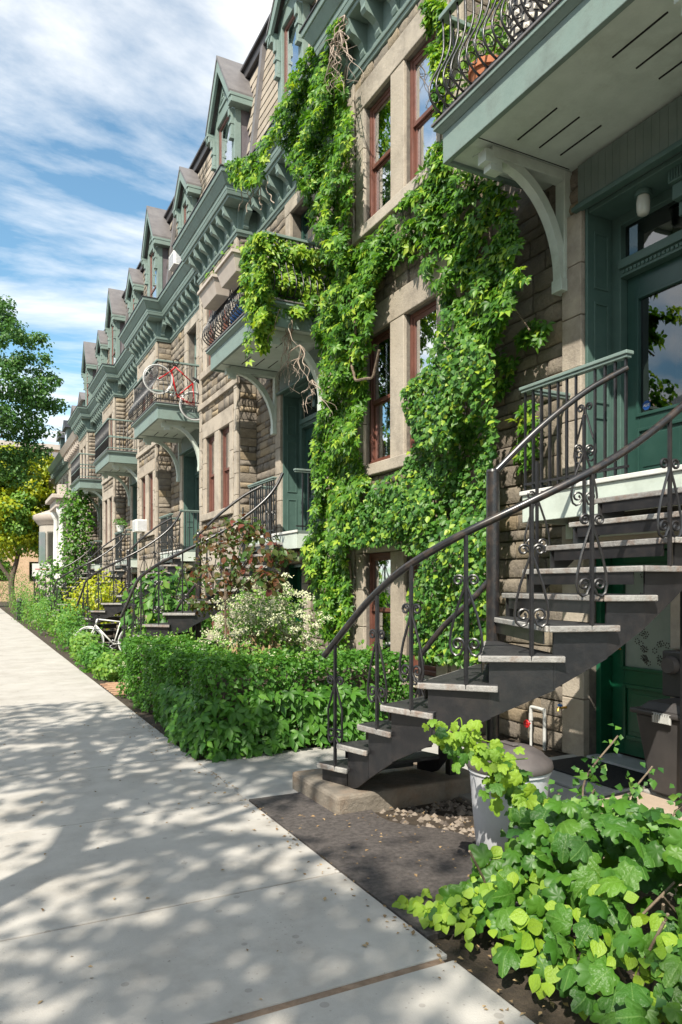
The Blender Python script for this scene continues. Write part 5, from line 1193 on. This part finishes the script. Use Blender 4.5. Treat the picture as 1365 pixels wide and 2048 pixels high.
# bare dead twigs hanging from the second balcony and from the cornice
def twigs(label, p0s, X, loc, cat='twigs'):
    t = thing('dead_twigs', loc, label, cat)
    for (u,v,l,n) in p0s:
        for k in range(n):
            pts = [onx(u,v,X)]; a = random.uniform(-1,1); p = Vector((u,v,0))
            for s in range(6):
                p = p+Vector((random.uniform(-9,9)+a*6, l/6*random.uniform(.7,1.3),0)); q = onx(p.x,p.y,X); q.x += random.uniform(-.08,.08); pts.append(q)
            MB().tube(catmull(pts,3), [max(.002,.009*(1-i/19)) for i in range(19)], 5).build('twig', 'dead_twig', t, True)
            j = 2+random.randrange(3); b0 = pts[j]; MB().tube([b0, b0+Vector((random.uniform(-.05,.05),random.uniform(-.18,.18),-.1)), b0+Vector((random.uniform(-.1,.1),random.uniform(-.3,.3),-.26))], [.006,.004,.002], 4).build('twig', 'dead_twig', t, True)
twigs('bare pale twigs hanging under the balcony with the planter boxes', [(585,640,120,7),(600,690,90,6),(625,760,60,4)], 4.35, (4.35,10.8,5.4))
twigs('bare pale twigs dangling in front of the cornice above the upper bay window', [(680,60,100,7),(690,30,80,4),(668,90,90,4)], 4.2, (4.2,9.0,9.4))
# plants on the nearest balcony
def tuft(name, label, loc, P, nrm, tip, sz, m, tm_hi, tm_lo, key, nobj=120, cat='plant', stems=None, extra=None):
    t = thing(name, loc, label, cat)
    d = P[:,0]*SN+P[:,1]*CS; order = np.argsort(-(sz/np.maximum(d,.3)*(0.6+.4*rng.random(len(P))))); a, b = order[:nobj], order[nobj:]
    if len(a): leafobjs(tm_hi, key, m, P[a], nrm[a], tip[a], sz[a], t)
    if len(b): joined('foliage', [scatter(tm_lo, P[b], nrm[b], tip[b], sz[b])], m, t)
    for pth, r_ in (stems or []): MB().tube(pth, r_, 6).build('stem', 'stem', t, True)
    return t
def blob(c, r3, n, size, lump=.35, up=.4, flat=False):
    """leaf positions through the shell of an uneven crown"""
    D = rnd(n); D /= np.linalg.norm(D,axis=1,keepdims=True); c = np.array(c); r3 = np.array(r3)
    lum = 1-lump+2*lump*vnoise(D*1.0+c*1.7+50, 1.9); rad = rng.random(n)**.38
    P = c+D*r3*(lum*rad)[:,None]
    keep = vnoise(P*1.0+31, 3.2/max(r3.min(),.3)) > .30; P, D = P[keep], D[keep]; m = len(P)
    nrm = D*.7+np.array((-.2,-.25,up))+rnd(m,.4); tip = D*.8+np.array((0,0,-.35))+rnd(m,.5)
    return P, nrm, tip, rng.uniform(size[0],size[1],m)
def cat4(*a): return [np.concatenate(x) for x in zip(*a)]
P = cat4(blob((4.35,5.2,6.35),(.42,.45,.55),900,(.05,.1)), blob((4.4,4.6,6.7),(.45,.5,.5),700,(.05,.1)), blob((4.5,5.65,6.2),(.35,.3,.7),500,(.06,.1)))
tuft('balcony_plant', 'leafy green pot plants crowding the railing round the woven white planter', (4.3,5.0,5.9), *P, 'fern_leaf', OV, OVL, 'ovate', 120, stems=[([(4.08,5.12,6.1),(4.2,5.15,6.5)],.01),([(4.12,4.62,6.45),(4.3,4.6,6.8)],.01)])
vine('corner_vine', 'vine hanging round the corner of the balcony with the woven planter', (4.6,6.4,6.0), [region([(845,0),(900,0),(905,60),(885,130),(895,200),(880,240),(868,180),(862,80)],('x',4.55),520,.25,3,.25), region([(858,295),(880,280),(900,330),(890,360),(860,350)],('x',4.6),70,.15)], ('ivy_leaf','ivy_young'), PH, PL, 80, [wig([(880,300),(890,200),(870,80),(880,0)],4.6,.01)], 'palmate', young=.35)
for k, yy in enumerate((10.95,11.95)):
    tuft('planter_plant', ['small pale green plant growing in the planter box half under the vine','small pale green plant growing in the planter box at the balcony far end'][k], (3.7,yy,6.64), *blob((3.70,yy,6.76),(.16,.4,.16),150,(.04,.08)), 'fern_leaf', OV, OVL, 'ovate', 20)
# ------------------------------------------------------------ hedge along the path and pavement
def shell(boxes, n, depth=.16, lump=.13):
    Ps, Ns = [], []
    tot = []
    for (x0,x1,y0,y1,z0,z1,faces) in boxes:
        ar = {'-x':(y1-y0)*(z1-z0),'+x':(y1-y0)*(z1-z0),'-y':(x1-x0)*(z1-z0),'+y':(x1-x0)*(z1-z0),'+z':(x1-x0)*(y1-y0)}
        for f in faces: tot.append((ar[f],f,(x0,x1,y0,y1,z0,z1)))
    S = sum(t[0] for t in tot)
    for a,f,(x0,x1,y0,y1,z0,z1) in tot:
        m = int(n*a/S); U = rng.random((m,3)); P = np.stack([x0+(x1-x0)*U[:,0], y0+(y1-y0)*U[:,1], z0+(z1-z0)*U[:,2]],1); ax = 'xyz'.index(f[1]); s = -1 if f[0] == '-' else 1
        P[:,ax] = (x0,y0,z0)[ax] if s < 0 else (x1,y1,z1)[ax]
        nn = np.zeros((m,3)); nn[:,ax] = s; Ps.append(P); Ns.append(nn)
    P, Nn = np.concatenate(Ps), np.concatenate(Ns); m = len(P)
    off = (vnoise(P,2.6)-.5)*2*lump-depth*rng.random(m)**1.4; P = P+Nn*off[:,None]; P[:,2] = np.maximum(P[:,2],.02)
    nrm = Nn*.7+np.array((-.1,-.1,.45))+rnd(m,.42); tip = Nn*.6+np.array((0,0,-.3))+rnd(m,.55)
    return P, nrm, tip
HB = [(1.95,4.15,6.48,7.5,0.02,.86,('-x','-y','+z','+x')),(1.93,2.75,7.5,10.7,0.02,.84,('-x','+x','+z','+y'))]
P, nrm, tip = shell(HB, 27000, .14, .08); sz = rng.uniform(.032,.060,len(P))
kp = vnoise(P+7,6) > .22; P, nrm, tip, sz = P[kp], nrm[kp], tip[kp], sz[kp]
hd = tuft('hedge', 'clipped green garden hedge along the pavement with small white flowers', (2.5,7,0), P, nrm, tip, sz, 'hedge_leaf', OV, OVL, 'ovate', 120, cat='hedge')
core = MB().box(2.18,4.0,6.72,7.3,0,.62).box(2.15,2.55,7.3,10.5,0,.6); core.build('inner_twigs', 'bark', hd)
P, nrm, tip = shell([(1.93,3.75,6.40,6.55,0.05,.60,('-y',)),(1.88,2.0,6.42,7.9,.05,.55,('-x',))], 330, .05, .06); nrm = nrm+np.array((-.2,-.5,.4)); tip = np.array((0,-.4,-1))+rnd(len(P),.4)
leafobjs(PH, 'palmate', 'hedge_leaf', P, nrm, tip, rng.uniform(.08,.14,len(P)), hd)
P, nrm, tip = shell(HB, 260, .02, .13); sel = rng.random(len(P)) < .35; P, nrm, tip = P[sel], nrm[sel], tip[sel]; Pf = np.repeat(P,9,0)+rnd(len(P)*9,.018); joined('flowers', [scatter(OVL, Pf, rnd(len(Pf),.4)+np.array((-.3,-.4,.8)), rnd(len(Pf)), rng.uniform(.012,.022,len(Pf)))], 'flower_white', hd)
Pm, nm, tm_ = [], [], []
for k in range(60):                      # stray shoots standing out of the clipped top
    x, y = (random.uniform(2.0,4.1), random.uniform(6.5,7.4)) if k < 36 else (random.uniform(1.95,2.7), random.uniform(7.4,10.6))
    h_ = random.uniform(.06,.2)
    for j in range(9): Pm.append((x+random.gauss(0,.015), y+random.gauss(0,.015), .84+h_*j/9))
Pm = np.array(Pm); joined('stray_shoots', [scatter(OVL, Pm, rnd(len(Pm),.5)+np.array((-.2,-.3,.6)), rnd(len(Pm),.7)+np.array((0,0,.4)), rng.uniform(.03,.055,len(Pm)))], 'fern_leaf', hd)
# ------------------------------------------------------------ garden shrubs
def shrub_stems(base, c, n, spread, r_=.012):
    out = []
    for k in range(n):
        e = Vector((c[0]+random.uniform(-1,1)*spread, c[1]+random.uniform(-1,1)*spread, c[2]+random.uniform(-.3,.5)*spread)); b = Vector(base); m_ = b.lerp(e,.5)+Vector((random.uniform(-.08,.08),random.uniform(-.08,.08),.1))
        out.append(([tuple(b),tuple(m_),tuple(e)],[r_,r_*.75,r_*.35]))
    return out
rc = onx(450,1265,2.72)
bl = []
for (u,v,r_) in ((390,1140,.22),(420,1085,.22),(470,1060,.24),(520,1100,.20),(440,1160,.24),(490,1150,.20),(560,1110,.16),(400,1210,.18),(500,1060,.18),(540,1160,.15),(455,1110,.2)):
    c = onx(u,v,2.75+random.uniform(-.2,.25)); bl.append(blob(c,(r_,r_*1.25,r_*.8),105,(.05,.09),.3))
tuft('red_leaf_shrub', 'tall thin-stemmed shrub with dark red and green leaves behind the hedge', (2.75,8.3,0), *cat4(*bl), 'red_leaf', OV, OVL, 'ovate', 260, cat='shrub',
     stems=[([tuple(onx(453,1270,2.75).xy)+(.3,), tuple(onx(451,1200,2.75)), tuple(onx(447+dx,1080+dy,2.75))],[.014,.011,.005]) for dx,dy in ((0,0),(60,20),(-50,30),(100,40),(-70,80),(30,-30))])
P = cat4(blob((3.38,8.75,1.0),(.62,.75,.62),3200,(.03,.06)), blob((3.1,8.6,.75),(.5,.6,.35),900,(.03,.06)))
ws = tuft('white_flower_shrub', 'rounded shrub covered in creamy white blossom behind the hedge', (3.4,8.8,0), *P, 'fern_leaf', OV, OVL, 'ovate', 60, cat='shrub', stems=shrub_stems((3.4,8.8,0),(3.4,8.75,1.1),14,.5))
P, nrm, tip, sz = blob((3.36,8.7,1.08),(.66,.78,.62),420,(.02,.04)); P = P[(P[:,2] > .8)]; Pf = np.repeat(P,34,0)+rnd(len(P)*34,.034)*np.array((1,1,.5)); joined('blossom', [scatter(OVL, Pf, rnd(len(Pf),.5)+np.array((-.3,-.5,.7)), rnd(len(Pf)), rng.uniform(.016,.03,len(Pf)))], 'flower_white', ws)
P, nrm, tip, sz = blob((3.25,8.55,.7),(.55,.6,.35),500,(.02,.05)); joined('dry_stems', [scatter(ovate_lo(.08,0,0), P, nrm, tip+np.array((0,0,2.)), rng.uniform(.1,.2,len(P)))], 'litter', ws)
def bush(label, c, r3, n, m, size, name='shrub', nobj=60):
    return tuft(name, label, (c[0],c[1],0), *blob(c,r3,n,size), m, OV, OVL, 'ovate', nobj, cat='shrub', stems=shrub_stems((c[0],c[1],0),c,8,min(r3)*.6))
bush('broad-leaved green shrub beside the staircase behind the red-leaved shrub', (3.35,13.6,1.0),(.75,.8,.85),1500,'honeysuckle_leaf',(.10,.2))
bush('bright yellow-green shrub behind the staircase with the white bicycle', (3.35,21.8,1.15),(.95,1.2,.8),2600,'gold_leaf',(.06,.11))
bush('smaller yellow-green shrub growing low under the bicycle balcony', (3.6,15.3,.6),(.5,.6,.5),900,'gold_leaf',(.05,.09))
for k, (x,y,rx,ry,rz,lab) in enumerate(((2.15,12.9,.30,.6,.25,'ferny pale green bush next to the brick paving'),(2.12,14.3,.28,.8,.28,'ferny green bush before the yellow-green shrubs'),(2.15,16.2,.3,.9,.36,'loose green bush in front of the yellow-green shrubs'),(2.3,18.6,.5,1.0,.6,'rounded green bush beside the second brick strip'),(2.35,21.0,.5,1.0,.65,'dense green bush beyond the brick strip'),(2.4,25.0,.6,1.6,.75,'green bush further along before the ivy column'),(2.4,29.0,.6,1.8,.7,'pale feathery green bush at the bend of the pavement'),(2.3,34.0,.7,2.5,.8,'long low green bush in front of the white sign'),(2.6,41.0,.9,3.0,1.0,'dark green bush at the foot of the golden tree'),(2.6,47.0,1.2,3.0,1.5,'far dark green bush at the end of the pavement'),(1.6,60.0,3.0,2.5,2.6,'broad far thicket closing the end of the pavement'))):
    bush(lab, (x,y,rz*.75),(rx,ry,rz), 1500 if rz < 2 else 3500, ('fern_leaf','hedge_leaf')[k % 2], (.05,.09))
P = cat4(blob((3.5,11.6,.35),(.8,.7,.35),700,(.05,.09)), blob((3.2,10.4,.3),(.8,.5,.35),500,(.05,.09)))
tuft('groundcover', 'low green ground cover between the hedge and the second staircase', (3.3,11,0), *P, 'hedge_leaf', OV, OVL, 'ovate', 0)['kind'] = 'stuff'
# ivy pillar far off
P = cat4(*[blob((3.95,32.2,z),(.75,.8,.8),700,(.10,.18)) for z in (1.2,2.2,3.2,4.2,5.0)], blob((3.2,31.6,1.6),(.9,1.0,1.3),1100,(.10,.18)))
tuft('ivy_pillar', 'tall column of ivy beside the white-columned porch', (3.9,32.2,0), *P, 'ivy_leaf', OV, OVL, 'ovate', 0, cat='vine', stems=[([(3.95,32.2,0),(3.95,32.2,5)],.08)])
for (i,(x,y,z,lab)) in enumerate(((4.72,25.2,2.5,'green trailing plant on the landing of the fourth house'),)):
    t = thing('planter_tub', (x,y,z), 'small white planter tub with green plant on a far landing rail', 'planter'); MB().lathe([(.10,z+.9),(.15,z+1.1),(.16,z+1.12)],x-.2,y,14).build('tub', 'white_paint', t, True); joined('foliage', [scatter(OVL,*blob((x-.22,y,z+1.2),(.22,.25,.18),160,(.05,.09)))], 'hedge_leaf', t)
# ------------------------------------------------------------ foreground bed
LB = lobed()
def bedH(x, y):
    h = np.clip((x-1.86)/.5,0,1)**.8*.52+.05
    h = h-.22*np.clip((x-2.45)/.6,0,1)
    h = h*np.clip((2.92-y)/.28,0.12,1)
    h = h*np.clip(1-(x-2.7)*.35,.45,1)
    return h
def bed(n, x0, x1, y0, y1, lo, size, tilt=.35, bias=.55):
    X = x0+(x1-x0)*rng.random(n); Y = y0+(y1-y0)*rng.random(n); H = bedH(X,Y)*(.75+.5*vnoise(np.stack([X,Y,X*0],1),2.6))
    Z = H*(lo+(1-lo)*rng.random(n)**bias); P = np.stack([X,Y,Z+.02],1)
    nrm = np.array((-.35,-.5,.75))+rnd(n,tilt); tip = np.array((-.5,-.55,-.55))+rnd(n,.55)
    return P, nrm, tip, rng.uniform(size[0],size[1],n)
def pick(B, f): k = f(B[0]); return [b[k] for b in B]
B1_ = cat4(bed(520,1.95,2.75,1.2,2.9,.35,(.075,.14),.5), bed(130,2.6,3.7,1.0,2.4,.5,(.07,.13),.5))
gv = thing('grape_vine', (2.4,2.3,0), 'large lobed glossy green vine leaves in the bed at the pavement edge', 'vine')
d = B1_[0][:,0]*SN+B1_[0][:,1]*CS; od = np.argsort(-B1_[3]/np.maximum(d,.5)); a, b = od[:240], od[240:]
[leafobjs(lobed(c_, p_), 'lobed%d' % i_, 'grape_leaf_near', *[q[a[i_::3]] for q in B1_], gv) for i_, (c_, p_) in enumerate(((.12,0),(.28,1.3),(.42,2.6)))]; joined('foliage', [scatter(LB, *[q[b] for q in B1_])], 'grape_leaf', gv)
# shoot climbing in front of the bin
sh = [onz(1000,1700,.0)]; 
shoot = catmull([(2.56,2.62,.10),(2.52,2.74,.40),(2.40,2.86,.64),(2.27,2.94,.79),(2.15,3.0,.86)],6)
Pm = np.array([tuple(random.choice(shoot)) for _ in range(190)])+rnd(190,.062)*np.array((1,1,.8)); Pm = Pm[Pm[:,2] > .12]; m_ = len(Pm)
hz = np.clip(Pm[:,2]/.9,0,1)
cls = rng.random(m_) < hz*.85
for mm, sel in (('lime_leaf_near',cls),('grape_leaf_near',~cls)):
    k = np.where(sel)[0]; leafobjs(LB, 'lobed', mm, Pm[k], (np.array((-.4,-.5,.7))+rnd(m_,.4))[k], (np.array((-.4,-.5,-.7))+rnd(m_,.5))[k], (.125-.065*hz)[k]*rng.uniform(.8,1.15,len(k)), gv)
MB().tube(shoot,.008,6).build('stem', 'stem', gv, True)
for k in range(7):
    p = random.choice(shoot[12:]); MB().tube(catmull([tuple(p),tuple(p+Vector((random.uniform(-.1,.1),random.uniform(-.1,.1),.08))),tuple(p+Vector((random.uniform(-.16,.16),random.uniform(-.1,.1),random.uniform(-.05,.16))))],4),.003,4).build('tendril', 'lime_leaf', gv, True)
for k in range(10):
    x, y = random.uniform(2.0,2.9), random.uniform(1.6,2.9); MB().tube(catmull([(x,y,0),(x+random.uniform(-.1,.1),y,.2),(x+random.uniform(-.2,.2),y-.1,.45)],3),.006,5).build('stem', 'stem', gv, True)
# small leaved honeysuckle tangle to its right
B2 = cat4(bed(3600,2.45,4.0,1.0,2.95,.5,(.03,.062),.5), bed(700,2.0,2.6,1.0,1.7,.4,(.03,.05),.45))
S2 = []
for (x,y,h) in ((2.95,2.85,.78),(3.15,2.75,.62),(2.75,2.75,.55),(3.35,2.6,.5),(2.6,2.9,.5)):
    pth = catmull([(x,y,.1),(x+random.uniform(-.06,.06),y,.3*h+.1),(x+random.uniform(-.05,.12),y+.03,.7*h),(x+random.uniform(0,.2),y-.03,h)],6); S2.append(([tuple(p) for p in pth],.005))
    Pm = np.array([tuple(random.choice(pth)) for _ in range(75)])+rnd(75,.04); B2 = cat4(B2,(Pm,np.array((-.3,-.4,.7))+rnd(75,.5),rnd(75),rng.uniform(.03,.06,75)))
tuft('honeysuckle_bush', 'tangle of small-leaved honeysuckle shoots in front of the flagstones', (3.0,2.2,0), *B2, 'honeysuckle_leaf', OV, OVL, 'ovate', 280, cat='shrub', stems=S2)
B3 = cat4(bed(170,1.90,2.2,1.6,3.05,.2,(.04,.08),.35), bed(110,1.88,2.1,2.5,3.1,.3,(.03,.06),.3))
tuft('seedlings', 'lime green young seedlings spilling onto the pavement edge', (2.0,2.5,0), *B3, 'lime_leaf_near', ovate_hi(), ovate_hi(), 'ovate_hi', 240, cat='seedlings')
P, nrm, tip, sz = bed(40,1.98,2.4,1.2,1.55,.6,(.02,.03)); Pf = np.repeat(P,12,0)+rnd(len(P)*12,.02)
fl = thing('flowering_herb', (2.3,1.5,0), 'creamy flower clusters low in the bed of lobed vine leaves', 'flowers'); joined('petals', [scatter(OVL, Pf, rnd(len(Pf),.4)+np.array((-.3,-.4,.8)), rnd(len(Pf)), rng.uniform(.008,.014,len(Pf)))], 'flower_white', fl)
# leaf litter and pebbles on the bare earth under the stairs
pv = MB(); rr = random.Random(9)
for k in range(420):
    x, y = rr.uniform(2.6,3.35), rr.uniform(3.45,4.5); s = rr.uniform(.008,.03)*(1.5 if k % 17 == 0 else 1)
    V = [(x+s*math.cos(a+k)*rr.uniform(.7,1.2), y+s*math.sin(a+k)*rr.uniform(.7,1.2), -.02) for a in np.linspace(0,5.2,6)]
    pv.add(V+[(x,y,-.02+s*.8)], [(i,(i+1)%6,6) for i in range(6)])
tag(pv.build('gravel', 'pebble'), 'dark gravel and stones under the staircase', 'gravel', kind='stuff')
n = 500; P = np.stack([rng.uniform(1.9,3.4,n),rng.uniform(1.2,4.6,n),np.full(n,.006)],1)
P2 = np.concatenate([np.stack([rng.uniform(0.2,1.8,90),rng.uniform(2.2,9,90),np.full(90,.004)],1), np.stack([1.86-np.abs(rng.normal(0,.09,260)),rng.uniform(1.8,9.5,260),np.full(260,.004)],1)]); P = np.concatenate([P,P2]); n = len(P)
o = link('leaf_litter', fastmesh('leaf_litter', *scatter(ovate_lo(.3,.1,.1), P, np.array((0,0,1.))+rnd(n,.2), rnd(n), rng.uniform(.012,.035,n)), 'litter')); tag(o, 'dry brown leaf litter on the ground', 'litter', kind='stuff')
# ------------------------------------------------------------ trees
def tree(name, label, limbs, clumps, leaf_m, size, bark='bark', tm=OVL, avoid=False, group=None):
    t = thing(name, limbs[0][0][0], label, 'tree', group)
    tk = MB()
    for pth, r0, r1 in limbs:
        P = catmull(pth,5); m = len(P); tk.tube(P, [r0+(r1-r0)*i/(m-1) for i in range(m)], 9)
    tk.build('trunk', bark, t, True)
    out = []
    for (c, r3, n) in clumps:
        P, nrm, tip, sz = blob(c, r3, n, size, .4)
        if avoid:
            k = np.array([not (lambda q: q is not None and -60 < q[0] < 1425 and -60 < q[1] < 2108)(proj(p)) for p in P]); P, nrm, tip, sz = P[k], nrm[k], tip[k], sz[k]
        out.append(scatter(tm, P, nrm, tip, sz))
    joined('crown', out, leaf_m, t); return t
rr = random.Random(21)
# golden and dark trees far down the pavement
def clumpset(c, r3, n, k, rmin, rmax):
    out = []
    for _ in range(k):
        while True:
            d = Vector((rr.uniform(-1,1),rr.uniform(-1,1),rr.uniform(-1,1)))
            if d.length < 1: break
        r_ = rr.uniform(rmin,rmax); out.append(((c[0]+d.x*r3[0],c[1]+d.y*r3[1],c[2]+d.z*r3[2]),(r_,r_,r_*.6),n))
    return out
g = (2.9,52.0,7.3)
tree('golden_tree', 'street tree with golden yellow-green foliage and dark leaning trunk', [([(2.5,52,0),(2.4,52,1.8),(2.75,52,3.4),(2.9,52,5.2),(2.1,52,8)],.22,.06),([(2.4,52,1.9),(1.7,52,3.0),(.9,52,5)],.15,.05),([(2.9,52,5.0),(3.9,51.6,6.8)],.08,.03)],
     clumpset(g,(2.5,2.2,3.9),330,54,.7,1.25), 'gold_leaf', (.17,.28))
gt = [o for o in COL.objects if o.name == 'golden_tree'][0]
joined('inner_crown', [scatter(OVL,*blob(c,r3,n,(.17,.28),.4)) for c,r3,n in clumpset((2.7,52.2,7.2),(2.0,2.0,3.8),420,24,.8,1.2)], 'fern_leaf', gt)
tree('dark_tree', 'tall dark green street tree behind the golden one', [([(.2,44,0),(.2,44,5),(.5,44,10),(.6,44,16)],.28,.05),([(.3,44,7),(1.6,43.6,10)],.12,.03),([(.4,44,9.5),(1.7,44,12.5)],.1,.03)],
     clumpset((1.6,44,12.4),(2.8,2.4,4.9),170,125,.4,.9)+[((2.0,44,8.6),(1.3,1,.8),260),((3.2,44,8.9),(1.0,1,.6),220),((2.6,44,7.6),(1.2,1,.7),240),((4.2,44,11.9),(.9,.7,.35),240),((3.6,44,13.6),(.9,.7,.4),240),((3.6,44,10.3),(.9,.7,.4),240)], 'tree_leaf', (.13,.22))
tree('far_tree', 'far green street tree low behind the golden tree', [([(.6,58,0),(.6,58,5)],.2,.08)], clumpset((.8,58,5.0),(2.4,2,2.8),260,16,.8,1.3), 'fern_leaf', (.2,.3))
# pavement trees beside and behind the camera: they cast the dappled shade
def shade_tree(label, base, forks, crown, nc, seed):
    global rr
    rr = random.Random(seed); b = Vector(base)
    limbs = [([tuple(b),tuple(b+Vector((.03,.02,1.8))),tuple(b+Vector((0,0,3.5)))],.17,.13)]+[([tuple(b+Vector((0,0,3.4)))]+[tuple(b+Vector(q)) for q in f],.10,.03) for f in forks]
    return tree('shade_tree', label, limbs, nc, 'shade_tree_leaf', (.11,.19), avoid=True, group='pavement trees')
fk = [[(-.05,-.35,4.2),(-.2,-.74,5.0),(-.1,-1.2,6.6)],[(-.45,.5,4.6),(-1.0,1.07,6.0),(-1.3,1.7,7.5)],[(-.7,-.2,4.6),(-1.6,-.4,6.2),(-2.4,-.3,7.6)],[(-.5,.9,4.9),(-1.3,2.0,6.2),(-1.6,3.0,7.4)],[(-.3,-1.0,5.0),(-.9,-2.0,6.4),(-1.2,-2.8,7.3)]]
rr = random.Random(4); cl = clumpset((-3.9,1.9,7.3),(1.9,3.9,1.3),100,62,.45,.75)
shade_tree('leafy pavement tree on the kerb casting dappled shade by the stairs', (-1.9,2.3,0), fk, None, cl, 5)
rr = random.Random(8); cl = clumpset((-4.0,-4.6,7.4),(2.0,3.2,1.5),100,46,.45,.75)
shade_tree('leafy pavement tree further back along the kerb', (-2.1,-5.0,0), fk, None, cl, 6)
